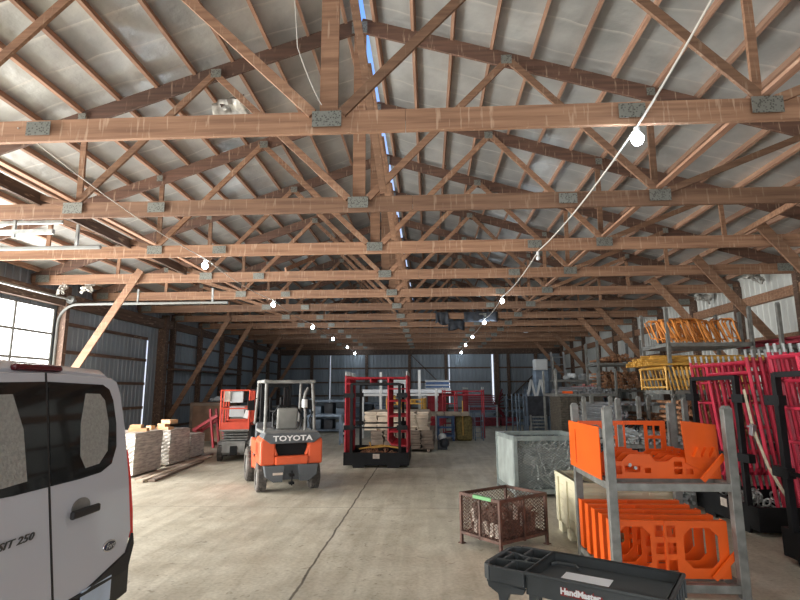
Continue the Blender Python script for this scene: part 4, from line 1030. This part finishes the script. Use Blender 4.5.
o = B().box((0, 0, 0), (.24, .08, .004)).build('cardboard_piece', PLANKD); oncart(o, (.17, .12, zt - .0525), R(-4)); tag(o, 'brown cardboard piece beside the paper in the cart tray', 'cardboard')
o = B().box((0, 0, 0), (.07, .05, .01)).build('paper_scrap', PAPER); oncart(o, (-.19, .08, zt - .078), .4); tag(o, 'small pale scrap lying in a pocket of the black cart', 'paper')

# ------------------------------------------------------------------ right-hand tube racks
def tube_obj(name, r_, L_, m, label, group, loc, n=7, axis='y', hollow=True):
    q = B()
    a, b2 = ((0, 0, 0), (0, L_, 0)) if axis == 'y' else ((0, 0, 0), (L_, 0, 0))
    q.tube([a, b2], r_, n)
    o = q.build(name, m, loc=loc); return tag(o, label, 'tube', group)
def bundle(name, m, label, group, x0, y, z0, w_, h_, r_, L_, axis='y', heap=True, jit=.03, maxn=70, jity=.10, rot=.02, knuckle=False, cat='tube'):
    """stack of separate tubes lying side by side; each one is its own object"""
    q = B(); e = (0, L_, 0) if axis == 'y' else (L_, 0, 0)
    q.tube([(0, 0, 0), e], r_, 7)
    base = q.build(name, m); tag(base, label, cat, group)
    if knuckle:  # coupler welded near the visible end
        q2 = B(); q2.tube([(0, .0, 0), (0, .05, 0)], r_ * 1.7, 7).box((r_ * 1.6, .04, 0), (r_ * 2.2, .035, r_ * 1.6)); q2.build('coupler_end', m, base)
    st_ = 2 * r_ * (1.75 if knuckle else 1.06); nx = int(w_ / st_); nz = int(h_ / (st_ * .87)); n = 0
    for j in range(nz):
        f = 1 - (.55 * (j / max(1, nz - 1)) ** 2 if heap else 0)
        c = int(nx * f)
        for i in range(c):
            if n >= maxn: return
            u = x0 + w_ / 2 + (i - (c - 1) / 2) * st_ + (st_ * .5 if j % 2 else 0) * (0 if c == nx else 1) + random.uniform(-jit, jit) * .2
            v = z0 + r_ * (1.7 if knuckle else 1) + j * st_ * .87
            loc = (u, y + random.uniform(-jity, jity), v) if axis == 'y' else (y + random.uniform(-jity, jity), u, v)
            rt = (0, random.uniform(0, 6.28) if knuckle else 0, random.uniform(-rot, rot))
            if n == 0: base.location = loc; base.rotation_euler = rt
            else: dup(base, loc, rot=rt)
            n += 1

YR = post_rack('galvanised rack with yellow scaffold parts, lower half of the tall pair', (4.42, 10.0, 0), 0, 1.5, 1.15, 1.66, post=.06)
YU = post_rack('galvanised rack of yellow scaffold parts stacked on top of another rack', (4.42, 10.0, 1.72), 0, 1.5, 1.15, 1.60, (.07, .93), post=.06)
bundle('coupler_tube', RUST, 'short rusty scaffold tube with coupler end on lower rack beside the yellow parts', 'rusty coupler tubes below the yellow parts', 4.50, 10.02, 1.0, 1.35, .70, .030, 1.0, knuckle=True, maxn=90, heap=False)
# yellow tubes lying on top of small yellow frames, both on the upper rack
bundle('yellow_tube', YEL, 'golden-yellow tube lying in the pile above the small yellow frames', 'golden tubes on tall rack', 9.95, 4.10, 2.27, 1.1, .24, .021, 2.1, axis='x', maxn=90, rot=.07, jity=.10, heap=True)
fy = thing('small_yellow_frame', 'small upright golden-yellow frame on the middle shelf of the tall rack', 'scaffold frame', (4.3, 9.92, 1.83), 0, 'small yellow frames on tall rack')
for y_ in (0, 1.15): B().tube([(0, y_, 0), (0, y_, .42)], .017, 6).build('leg', YEL, fy)
B().tube([(0, 0, .41), (0, 1.15, .41)], .017, 6).tube([(0, 0, .05), (0, 1.15, .05)], .017, 6).build('cross_tube', YEL, fy)
B().tube([(0, .0, .2), (0, 1.15, .2)], .012, 6).build('cross_tube', YEL, fy)
for k in range(1, 22): dup(fy, (4.30 + k * .072, 9.92 + random.uniform(-.03, .03), 1.83), rot=(0, random.uniform(-.22, -.12), 0), label='small upright golden-yellow frame on the middle shelf of the tall rack')
# bent orange-yellow hooks on the top tier
hk = thing('bent_bracket', 'bent orange-yellow tubular bracket on the top shelf of the tall rack', 'bracket', (4.46, 10.0, 2.70), 0, 'bent brackets on top shelf')
B().tube([(0, 0, 0), (-.10, 0, .28), (-.12, .0, .36), (-.10, .04, .41), (-.04, .16, .43), (.02, .5, .44)], .015, 6).build('bent_tube', ORY, hk, smooth=True)
B().tube([(-.02, 0, .05), (.0, .35, .10), (-.03, .5, .42)], .012, 6).build('stay', ORY, hk)
for k in range(1, 44):
    dup(hk, (4.46 + (k % 22) * .062 + random.uniform(-.02, .02), 10.0 + (k // 22) * .5 + random.uniform(-.08, .08), 2.70 + (.03 if k > 21 else 0)), rot=(random.uniform(-.12, .12), random.uniform(-.15, .05), random.uniform(-.5, .5)), label='bent orange-yellow tubular bracket on the top shelf of the tall rack')
# neighbour rack, dark red tubes on top
R2a = post_rack('galvanised rack behind the crimson frame racks, lower one of its pair', (6.25, 9.7, 0), 0, 1.9, 1.2, 1.66, post=.06)
R2b = post_rack('galvanised rack piled with dark red tubes near the right wall', (6.25, 9.7, 1.72), 0, 1.9, 1.2, 1.62, (.07, .86), post=.06)
bundle('dark_red_tube', DRED, 'dark red tube in the tangled pile high behind the crimson frame racks', 'dark red tubes high near right wall', 6.30, 9.3, 2.62, 1.85, .30, .022, 1.5, maxn=90, rot=.35, jity=.25, cat='tube', knuckle=False)
bundle('coupler_tube', DRED, 'dark red tube with coupler end on the shelf under the tangled red pile', 'dark red coupler tubes near right wall', 6.35, 9.5, 1.85, 1.7, .5, .030, 1.2, maxn=60, knuckle=True)

# single-tier rack between: aluminium poles, black hardware, rusty ends
R3 = post_rack('low galvanised rack of long grey tubes right behind the cream pallet box', (3.05, 8.9, 0), 0, 1.05, 1.9, 1.68)
bundle('grey_tube', GALV, 'long grey galvanised tube on the low rack behind the cream pallet box', 'grey tubes on low rack', 3.10, 8.7, 1.0, .92, .22, .022, 2.3, maxn=60, rot=.05)
bundle('grey_tube', GALV, 'long grey galvanised tube on the bottom shelf of the low rack', 'grey tubes on bottom shelf', 3.10, 8.7, .12, .92, .5, .024, 2.3, maxn=70, rot=.03)
q = B(); rnd = random.Random(11)
for k in range(46):
    c_ = Vector((rnd.uniform(.1, .75), rnd.uniform(.1, .6), rnd.uniform(.0, .1))); d = Vector((rnd.uniform(-1, 1), rnd.uniform(-1, 1), rnd.uniform(-.2, .4))).normalized() * .09
    q.tube([c_ - d, c_ + Vector((0, 0, .04)), c_ + d], .014, 5)
tag(q.build('black_fittings', BLACK, loc=(3.15, 8.75, 1.22)), 'tangled heap of small black steel fittings on top of the grey tubes', 'fittings', kind='stuff')
R3b = post_rack('low galvanised rack with rusty coupler tubes and pale poles beyond the grey tubes', (3.75, 11.35, 0), 0, 1.3, 1.3, 1.68)
bundle('coupler_tube', RUST, 'rusty coupler tube on the low rack beyond the grey tubes', 'rusty coupler tubes on low rack', 4.1, 11.25, 1.0, .95, .42, .030, 1.3, maxn=50, knuckle=True)
bundle('pale_pole', ALU, 'pale aluminium pole on the low rack beside rusty coupler tubes', 'pale poles on low rack', 3.55, 10.9, 1.0, .42, .55, .028, 2.6, maxn=50, rot=.02)
bundle('pale_pole', ALU, 'pale aluminium pole lying across above the rusty coupler tubes', 'pale poles above the couplers', 4.05, 11.6, 1.50, 1.1, .08, .028, 1.9, maxn=24, rot=.25)

# tall double racks of coupler tubes farther along
R4a = post_rack('galvanised rack under a second one, loaded with brown coupler tubes, far right', (5.32, 17.0, 0), 0, 1.35, 1.2, 1.66)
R4b = post_rack('galvanised rack on top of another, with two tiers of brown coupler tubes', (5.32, 17.0, 1.72), 0, 1.35, 1.2, 1.62, (.07, .90))
bundle('coupler_tube', RUST, 'brown coupler tube on the topmost shelf of the far double rack', 'brown coupler tubes on topmost shelf', 5.36, 16.8, 2.70, 1.1, .30, .034, 1.4, maxn=45, knuckle=True, heap=True)
bundle('coupler_tube', RUST, 'brown coupler tube on the second shelf of the far double rack', 'brown coupler tubes on second shelf', 5.36, 16.8, 1.86, 1.1, .62, .034, 1.4, maxn=70, knuckle=True, heap=False)
R5a = post_rack('galvanised rack under faded pink coupler tubes, left of the brown ones', (4.05, 15.6, 0), 0, .85, 1.2, 1.60)
bundle('coupler_tube', PINKRUST, 'faded pink coupler tube in the bundle left of the brown ones', 'faded pink coupler tubes', 4.0, 15.2, 1.62, .95, .42, .036, 1.3, maxn=60, knuckle=True, heap=True)
B0 = tag(B().bb(-.5, .5, 0, .9, 0, .62).build('coil_drum', TARP, bevel=.08, loc=(6.1, 15.3, 0)), 'dark grey drum-shaped load on the floor below brown coupler tubes', 'drum')
# boards, aluminium planks
plank_stack('board_stack', 'tall olive-brown stack of boards behind the grey mesh bin', 'board stack', (3.72, 13.9, 0), 0, 1.05, 1.2, 1.66, OSB, lay=.04, jit=.01)
bundle('aluminium_plank', ALU, 'long pale aluminium plank on top of the olive-brown board stack', 'aluminium planks on board stack', 3.75, 14.6, 1.72, 1.25, .22, .035, 2.4, maxn=40, rot=.06)
tag(B().bb(0, .25, 0, .12, 0, .06).build('orange_strap_block', ORNG, loc=(3.55, 14.4, 1.74)), 'small orange block at the left end of the aluminium planks', 'block')
R6 = post_rack('tall slim galvanised rack around the aluminium planks', (3.35, 14.3, 0), 0, 1.55, 1.5, 2.35, (.07, 1.70), post=.055)
R6b = post_rack('tall slim galvanised rack holding crumpled grey sheeting near the right wall', (4.5, 19.5, 0), 0, 2.3, 1.3, 3.0, (.07, 2.15), post=.055)
q = B(); rnd = random.Random(3)
for k in range(16): q.sphere((rnd.uniform(.1, 2.1), rnd.uniform(.1, 1.1), rnd.uniform(.08, .2)), rnd.uniform(.09, .18), 8, 5, .8)
tag(q.build('grey_sheeting', GREYBOX, smooth=True, loc=(4.55, 19.5, 2.15)), 'crumpled grey plastic sheeting heaped on a high shelf near the right wall', 'sheeting', kind='stuff')
# hanging tarp with pale top and ladder
t = thing('folded_tarpaulin', 'blue-grey tarpaulin roll standing upright with a pale top, near the back right', 'tarpaulin', (4.15, 20.0, 0), R(5))
B().bb(-.28, .28, -.15, .15, 0, 2.55).build('tarpaulin', BLUEG, t, .06); B().bb(-.25, .25, -.155, .155, 2.54, 2.95).build('pale_top', GREYBOX, t, .05)
t = thing('ladder', 'tall aluminium ladder standing upright beside the blue-grey tarpaulin roll', 'ladder', (4.65, 20.2, 0), R(4), rot=(R(-3), 0, R(4)))
for x in (0, .48): B().bb(x - .03, x + .03, -.02, .02, 0, 3.25).build('rail', ALU, t)
for k in range(11): B().cyl((0, 0, .25 + k * .28), (.48, 0, .25 + k * .28), .02, 6).build('rung', ALU, t)

# cluster of stored grey frames
def grey_frame(loc, rz, label, w_=.8, h_=1.5, m=BLUEG, group='blue-grey frames near back right', rungs=4):
    t = thing('storage_frame', label, 'steel frame', loc, rz, group)
    for x in (0, w_): B().tube([(x, 0, 0), (x, 0, h_)], .028, 6).build('leg', m, t)
    q = B()
    for k in range(rungs): q.tube([(0, 0, h_ * (k + .5) / rungs), (w_, 0, h_ * (k + .5) / rungs)], .022, 6)
    q.build('rungs', m, t); return t
gf = grey_frame((3.0, 19.6, 0), .2, 'blue-grey steel frame leaning in the cluster near the back right', .7, 1.7)
for k in range(1, 16): dup(gf, (2.9 + (k % 8) * .26, 19.4 + (k // 8) * 1.2 + random.uniform(-.1, .1), 0), rot=(random.uniform(-.08, .08), random.uniform(-.05, .05), random.uniform(-.6, .9)), label='blue-grey steel frame leaning in the cluster near the back right')
t = thing('dark_panel_rack', 'dark blue-grey panel rack with pale A-shaped tops near the back right', 'rack', (3.35, 18.6, 0), R(3))
B().bb(0, .78, 0, .5, .95, 1.62).build('panel', TARP, t, .02)
for x in (0, .78): B().bb(x - .03, x + .03, 0, .06, 0, 1.7).bb(x - .03, x + .03, .44, .5, 0, 1.7).build('post', BLUEG, t)
for x in (.18, .50): B().beam((x - .12, .1, 1.62), (x + .02, .1, 2.18), .06, .07).beam((x + .14, .1, 1.62), (x + .02, .1, 2.18), .06, .07).build('a_shaped_top', GREYBOX, t)
ldd = thing('rung_panel', 'pale grey ladder-like panel standing on the floor near the back right', 'panel', (3.33, 17.9, 0), R(2), 'pale ladder-like panels')
for x in (0, .5): B().bb(x - .025, x + .025, -.02, .02, 0, 1.02).build('rail', GALV, ldd)
q = B()
for k in range(9): q.bb(0, .5, -.015, .015, .06 + k * .11, .10 + k * .11)
q.build('rungs', GALV, ldd)
dup(ldd, (3.35, 18.05, 0), R(4), label='pale grey ladder-like panel standing on the floor near the back right')
for k in range(10):
    a = (4.0 + k * .08, 17.5 + random.uniform(-.1, .1), .0); b2 = (4.05 + k * .07 + random.uniform(-.1, .1), 17.7, 1.25 + random.uniform(-.2, .1))
    o = B().beam(a, b2, .03, .05).build('leaning_bar', BLUEG); tag(o, 'blue-grey bar leaning upright between ladder panels and board stack', 'bar', 'leaning bars near back right')
t = thing('mesh_cage', 'small blue-grey mesh cage under the olive board stack side, behind the mesh bin', 'cage', (3.05, 12.6, 0), 0)
q = B()
for x in (0, .9):
    for y in (0, .8): q.bb(x - .02, x + .02, y - .02, y + .02, 0, .8)
for z in (.05, .78): q.bb(0, .9, -.02, .02, z - .02, z + .02).bb(0, .9, .78, .82, z - .02, z + .02).bb(-.02, .02, 0, .8, z - .02, z + .02).bb(.88, .92, 0, .8, z - .02, z + .02)
q.build('frame', BLUEG, t)
q = B(); lattice(q, .02, .88, .07, .76, .09, .005, 0, lambda u, v: (u, 0, v), .8); q.build('mesh_side', BLUEG, t)

# ------------------------------------------------------------------ mid-floor background
plank_stack('plank_pile', 'low pile of brown planks on the floor behind the red frame rack', 'plank pile', (-.78, 17.6, 0), R(-2), 1.9, 2.2, .62, PLANKD, lay=.045, jit=.06)
plank_stack('plank_pile', 'pile of pale weathered planks lying on top of the brown planks behind the red rack', 'plank pile', (-.95, 17.7, .64), R(-2), 2.0, 2.3, .52, PLANK, lay=.05, jit=.08, pallet=False)
t = thing('cloth_bag', 'white and dark bag slumped on the floor at the right end of the brown planks', 'bag', (.42, 17.3, 0))
B().sphere((0, 0, .38), .13, 10, 7, 1.).build('white_top', WHITEP, t, smooth=True); B().box((.0,0,.14),(.3,.26,.28)).sphere((.05, -.05, .2), .17, 10, 7, .95).build('bag_body', TARP, t, smooth=True)
tag(B().beam((-.42, 16.35, 1.1), (-.30, 16.3, .70), .04, .09, (0, 1, 0)).build('pale_rag', STRAPM), 'pale cream rag hanging at the right side of the red frame rack', 'rag')
# pale posts and long aluminium deck beyond
PR = thing('white_post_rack', 'white-posted rack carrying a long pale aluminium deck beyond the plank piles', 'storage rack', (-2.6, 21.2, 0))
for x, h_ in ((0, 1.6), (.72, 2.55), (1.1, 1.6), (2.25, 2.62), (2.9, 1.9)): B().bb(x - .05, x + .05, -.05, .05, 0, h_).build('post', WHITEP, PR, .005)
B().bb(-.1, 3.0, -.04, .04, 1.62, 1.70).bb(-.1, 3.0, 1.0, 1.08, 1.62, 1.70).build('rail', WHITEP, PR)
dk = B()
for k in range(4): dk.bb(-.1, 3.45, .0 + k * .27, .24 + k * .27, 1.70, 1.86)
tag(dk.build('aluminium_deck', ALU, loc=(-2.55, 21.2, .02), bevel=.01), 'long pale aluminium deck lying across the white-posted rack', 'deck')
t = thing('white_crate', 'white slatted box on top of the long aluminium deck', 'crate', (-1.55, 21.4, 1.89))
B().bb(0, .75, 0, .5, 0, .45).build('box', GREYBOX, t, .01); B().bb(.0, .75, -.01, 0, .18, .22).bb(.0, .75, -.01, 0, .32, .35).build('slat', WHITEP, t)
t = thing('blue_white_crate', 'blue and white slatted crate at the right end of the aluminium deck', 'crate', (-.10, 21.9, 1.89))
B().bb(0, .95, 0, .6, 0, .34).build('box', BLUE, t, .01)
B().bb(-.02, .97, -.03, 0, .28, .35).bb(-.02, .97, -.03, 0, .12, .17).bb(-.02, .97, -.03, 0, 0, .04).build('slat', GREYBOX, t)
for k in range(6):
    f_ = scaf_frame('scaffolding_section', YEL, 'golden-yellow scaffold frame standing behind the plank piles', 'yellow frames behind the planks', False, 1.3, 1.55) if k == 0 else None
    if f_: f_.location = (-1.55, 19.9, 0); fY = f_
    else: dup(fY, (-1.50 + .02 * k, 19.9 + k * .13, 0), label='golden-yellow scaffold frame standing behind the plank piles')
tag(B().tube([(-1.35, 19.7, 1.7), (-1.0, 19.7, 1.2), (-.9, 19.7, .9)], .05, 8).build('bent_yellow_tube', YEL, smooth=True), 'thick bent golden-yellow tube against the yellow frames', 'tube')
fR = scaf_frame('scaffolding_section', REDD, 'dull red scaffold frame standing right of the aluminium deck', 'dull red frames right of the deck', False, 1.5, 1.85)
fR.location = (-.02, 23.2, 0)
for k in range(1, 8): dup(fR, (-.02 + .05 * k, 23.2 + k * .3, 0), label='dull red scaffold frame standing right of the aluminium deck')
for k in range(2): dup(fR, (.55 + k * .1, 20.9 + k * .3, 0), label='dull red scaffold frame in front of the dark red pile, near the blue stand')
t = thing('blue_stand', 'blue steel stand under an ochre load, right of the plank piles', 'stand', (.35, 20.1, 0))
for x in (0, .55):
    for y in (0, .8): B().bb(x - .04, x + .04, y - .04, y + .04, 0, .85).build('leg', BLUE, t)
B().bb(-.05, .6, -.05, .85, .82, .9).bb(-.05, .6, -.04, 0, .45, .52).bb(-.05, .6, 0, .8, .15, .22).build('deck', BLUE, t)
plank_stack('plank_pile', 'thin pile of pale planks on top of the blue stand', 'plank pile', (.72, 20.4, .9), 0, 1.5, 1.0, .14, PLANK, lay=.045, jit=.05, pallet=False)
t = thing('net_bundle', 'ochre-brown bundle of netting with a thin yellow pole, beside the blue stand', 'bundle', (1.15, 20.1, 0))
B().bb(-.15, .45, 0, .8, 0, .88).build('netting', OLIVE, t, .08); B().cyl((.1, -.04, .2), (.1, -.04, 1.45), .02, 6).build('yellow_pole', YEL, t)
t = thing('cage_trolley', 'dark steel cage trolley right of the ochre bundle', 'trolley', (1.70, 20.2, 0))
for x in (0, .3):
    for y in (0, .8): B().cyl((x, y, 0), (x, y, 1.0), .02, 6).build('post', BLUEG, t)
q = B()
for k in range(5): q.cyl((0, 0, .1 + k * .2), (.3, 0, .1 + k * .2), .012, 6).cyl((.3, 0, .1 + k * .2), (.3, .8, .1 + k * .2), .012, 6)
q.build('bars', BLUEG, t)
# far back: dark red frames heaped on pallets, red channel, racks
t = thing('red_frame_heap', 'heap of dark red folded frames against the back wall sliding door', 'frame heap', (2.05, 30.0, 0))
B().bb(0, 1.75, 0, 1.2, .62, .72).bb(0, .1, 0, 1.2, 0, .62).bb(1.65, 1.75, 0, 1.2, 0, .62).build('support_rack', BLUEG, t)
for k in range(9): B().beam((0, .1 + k * .1, .78 + k * .09), (1.7, .1 + k * .1, .78 + k * .09), .05, .06).build('red_bar', DRED, t)
for k in range(7): B().beam((1.75 + .02 * k, .1, .75 + k * .12), (2.15, .3 + .1 * k, .55 + k * .22), .05, .05).build('red_bar', DRED, t)
for k in range(5): B().beam((2.3 - .1 * k, -.1, .1 + .1 * k), (1.9 - .1 * k, .2, .8 + .12 * k), .04, .04).build('red_bar', DRED, t)
tag(B().bb(0, 2.1, 0, .9, 0, .42).build('dark_red_skip', DRED, loc=(1.55, 28.2, 0), bevel=.02), 'long low dark red skip on the floor before the back wall', 'skip')
tag(B().bb(0, .9, 0, .9, 0, .42).build('dark_red_skip', DRED, loc=(3.75, 28.4, 0), bevel=.02), 'short dark red skip right of the longer one by the back wall', 'skip')
t = thing('blue_white_rack', 'pale blue-white steel rack low in front of the red heap by the back wall', 'rack', (2.0, 27.2, 0))
for x in (0, 1.4): B().bb(x - .04, x + .04, 0, .1, 0, 1.1).build('post', GREYBOX, t)
B().bb(0, 1.4, 0, .1, .98, 1.06).bb(0, 1.4, 0, .1, .5, .56).bb(0, 1.4, 0, .1, .7, .74).build('rail', BLUEG, t)
def clutterrack(loc, w_, h_, label, m=BLUEG, m2=TARP):
    t = thing('loaded_rack', label, 'storage rack', loc)
    for x in (0, w_):
        for y in (0, .9): B().bb(x - .04, x + .04, y - .04, y + .04, 0, h_).build('post', m, t)
    for z in (.1, h_ * .5, h_ * .92): B().bb(0, w_, -.04, .94, z - .04, z + .04).build('shelf', m, t)
    for z in (.1, h_ * .5):
        for i in range(3): B().bb(.08 + i * w_ / 3, w_ / 3 * (i + 1) - .05, .05, .85, z + .04, z + .04 + h_ * random.uniform(.18, .34)).build('stored_box', m2 if i % 2 else m, t, .03)
    return t
clutterrack((-5.3, 24.0, 0), 1.6, 1.5, 'blue-grey loaded rack in the far shade, left of the red frame rack')
clutterrack((-4.1, 27.0, 0), 2.0, 1.3, 'dark loaded rack by the back wall, behind the forklift')
clutterrack((-8.8, 25.0, 0), 2.2, 1.2, 'dark loaded rack by the left wall beyond the scissor lift', DUSTG)
t = thing('bench_table', 'pale blue-grey metal table behind the forklift', 'table', (-4.3, 18.5, 0), R(3))
B().bb(0, 1.3, 0, .7, .95, 1.02).build('tabletop', BLUEG, t)
for x in (.05, 1.25):
    for y in (.05, .65): B().bb(x - .035, x + .035, y - .035, y + .035, 0, .95).build('leg', BLUEG, t)
t = thing('white_floor_box', 'small white appliance box on the floor between forklift and red frame rack', 'box', (-3.5, 21.6, 0))
B().bb(0, .55, 0, .5, .1, .55).build('box', WHITEP, t, .03); B().bb(.05, .5, -.02, 0, .2, .3).build('dark_vent', BLACK, t)
for x in (.08, .47): B().bb(x - .04, x + .04, .05, .45, 0, .1).build('foot', BLACK, t)
clutterrack((5.2, 28.5, 0), 2.0, 2.0, 'loaded rack in the far right corner by the back wall')
clutterrack((6.4, 23.5, 0), 1.8, 2.3, 'loaded rack by the right wall beyond the crumpled sheeting', GALVP, BLUEG)
clutterrack((6.8, 13.2, 0), 1.5, 1.9, 'loaded rack by the right wall behind the tall yellow rack', GALVP, DUSTG)

# ------------------------------------------------------------------ things hanging in the trusses
def drape(name, label, x0, x1, y, m, drop, seed, cat='cloth', zt=ZC + .235):
    """cloth folded over a bottom chord: a sheet running up one side, over the top and down the other"""
    rnd = random.Random(seed); n = 14; rows = []
    prof = []
    for k in range(7): prof.append((-.045 - .01 * k, -1 + k / 6.))
    for k in range(7): prof.append((.045 + .0 * k, -k / 6.))
    grid = []
    ph = [rnd.uniform(0, 6) for _ in range(4)]
    for i in range(n):
        u = i / (n - 1); x = x0 + (x1 - x0) * u
        d1 = drop * (.45 + .55 * abs(math.sin(u * 3.2 + ph[0]))) ; d2 = drop * (.4 + .5 * abs(math.sin(u * 4 + ph[1])))
        col = []
        for k in range(7):
            f = 1 - k / 6.; col.append((x + .03 * math.sin(9 * u + ph[2]) * f, y - .04 - .05 * f * (1 + math.sin(14 * u + ph[2])), zt + .02 - f * (d1 + .235)))
        for k in range(1, 7):
            f = k / 6.; col.append((x, y + .04 + .05 * f * (1 + math.sin(12 * u + ph[3])), zt + .02 - f * (d2 + .235)))
        grid.append(col)
    q = B(); m_ = len(grid[0]); q.v = [p_ for c_ in grid for p_ in c_]
    for i in range(n - 1):
        for j in range(m_ - 1): q.f.append((i * m_ + j, (i + 1) * m_ + j, (i + 1) * m_ + j + 1, i * m_ + j + 1))
    o = q.build(name, m, smooth=True); s_ = o.modifiers.new('s', 'SOLIDIFY'); s_.thickness = .008
    return tag(o, label, cat)
drape('draped_tarp', 'dark grey cloth draped over a truss chord, forked ends hanging down', .30, .78, TY[6], TARP, .26, 2)
drape('draped_tarp', 'low dark cloth draped over a truss chord behind the forked one', .85, 1.55, TY[7], TARP, .20, 4)
drape('draped_tarp', 'wide dark cloth bundle draped over a truss chord beside the right lamp row', 1.35, 2.6, TY[6], TARP, .16, 8)
def crumple(name, label, c, w_, h_, seed, m=FOIL, rot=(0, 0, 0), cat='insulation'):
    rnd = random.Random(seed); n = 9; q = B()
    for i in range(n):
        for j in range(n):
            u = i / (n - 1) - .5; v = j / (n - 1) - .5; e = 1 + rnd.uniform(-.18, .18)
            q.v.append((u * w_ * e, rnd.uniform(-.05, .05) + .10 * math.sin(6 * v + seed) * (v + .5), v * h_ * e - .1 * abs(u)))
    for i in range(n - 1):
        for j in range(n - 1):
            if rnd.random() > .06: q.f.append((i * n + j, (i + 1) * n + j, (i + 1) * n + j + 1, i * n + j + 1))
    o = q.build(name, m, smooth=True, loc=c); o.rotation_euler = rot; s_ = o.modifiers.new('s', 'SOLIDIFY'); s_.thickness = .006
    return tag(o, label, cat)
crumple('torn_insulation', 'torn flap of silver foil insulation hanging from the roof left of the ridge', (-3.15, 7.85, 6.35), .50, .42, 3, rot=(.5, -.3, .1))
crumple('torn_insulation', 'torn pale insulation hanging at the right eave above the crimson racks', (8.2, 13.4, 4.62), .5, .22, 5, rot=(.3, .3, .2))
crumple('torn_insulation', 'torn dark-edged insulation flap at the right eave, farther than the paler one', (8.2, 16.0, 4.55), .5, .22, 9, rot=(.2, .2, .2))
crumple('torn_insulation', 'tuft of pale insulation hanging above the overhead door, left one of two', (-8.95, 12.3, 4.35), .22, .26, 6)
crumple('torn_insulation', 'tuft of pale insulation hanging above the overhead door, right one of two', (-8.3, 12.3, 4.38), .28, .26, 12)

# ------------------------------------------------------------------ daylight
wld = bpy.data.worlds.new('sky'); S.world = wld; wld.use_nodes = True
nt = wld.node_tree; N = nt.nodes; L = nt.links; bg = N['Background']
tc = N.new('ShaderNodeTexCoord'); sx = N.new('ShaderNodeSeparateXYZ'); L.new(tc.outputs['Generated'], sx.inputs[0])
r = N.new('ShaderNodeValToRGB'); e = r.color_ramp.elements
e[0].position = 0.; e[0].color = (.82, .88, 1., 1); e[1].position = .6; e[1].color = (.20, .42, 1., 1)
L.new(sx.outputs['Z'], r.inputs[0]); L.new(r.outputs[0], bg.inputs['Color']); bg.inputs['Strength'].default_value = 1.3
def area(name, loc, rot, sx_, sy_, e, col):
    l = bpy.data.lights.new(name, 'AREA'); l.shape = 'RECTANGLE'; l.size = sx_; l.size_y = sy_; l.energy = e; l.color = col
    o = bpy.data.objects.new(name, l); COL.objects.link(o); o.location = loc; o.rotation_euler = rot; return o
# daylight entering by the open doorway in the front wall
area('doorway_daylight', (.3, YF - .15, 2.2), (R(90), 0, 0), 9.6, 4.1, 420, (1., .98, .95))
area('side_doorway_daylight', (XL - .1, 3.6, 2.1), (R(90), 0, R(-90)), 5.1, 4.0, 1650, (1., .965, .90))
# daylight entering by the glazed overhead door
area('overhead_door_daylight', (XL + .12, (DY0 + DY1) / 2, 2.1), (R(90), 0, R(-90)), 5.0, 3.7, 700, (1., .98, .95))

# ------------------------------------------------------------------ camera
F = 530.; p = math.atan(90 / F); yaw = math.atan(28 / math.hypot(90, F)); roll = R(.25)
fw = Vector((-math.sin(yaw) * math.cos(p), math.cos(yaw) * math.cos(p), math.sin(p)))
r0 = Vector((math.cos(yaw), math.sin(yaw), 0)); u0 = r0.cross(fw)
rr = r0 * math.cos(roll) - u0 * math.sin(roll); uu = u0 * math.cos(roll) + r0 * math.sin(roll)
M = Matrix((rr, uu, -fw)).transposed().to_4x4(); M.translation = (0, 0, 1.85)
cam = bpy.data.objects.new('camera', bpy.data.cameras.new('camera')); COL.objects.link(cam); cam.matrix_world = M
cam.data.sensor_width = 36; cam.data.lens = F / 800 * 36; cam.data.clip_start = .05; cam.data.clip_end = 200
S.camera = cam
S.view_settings.view_transform = 'Standard'; S.view_settings.look = 'None'; S.view_settings.gamma = 1; S.view_settings.use_curve_mapping = False
S.view_settings.exposure = 0.0
S.cycles.max_bounces = 8; S.cycles.diffuse_bounces = 5
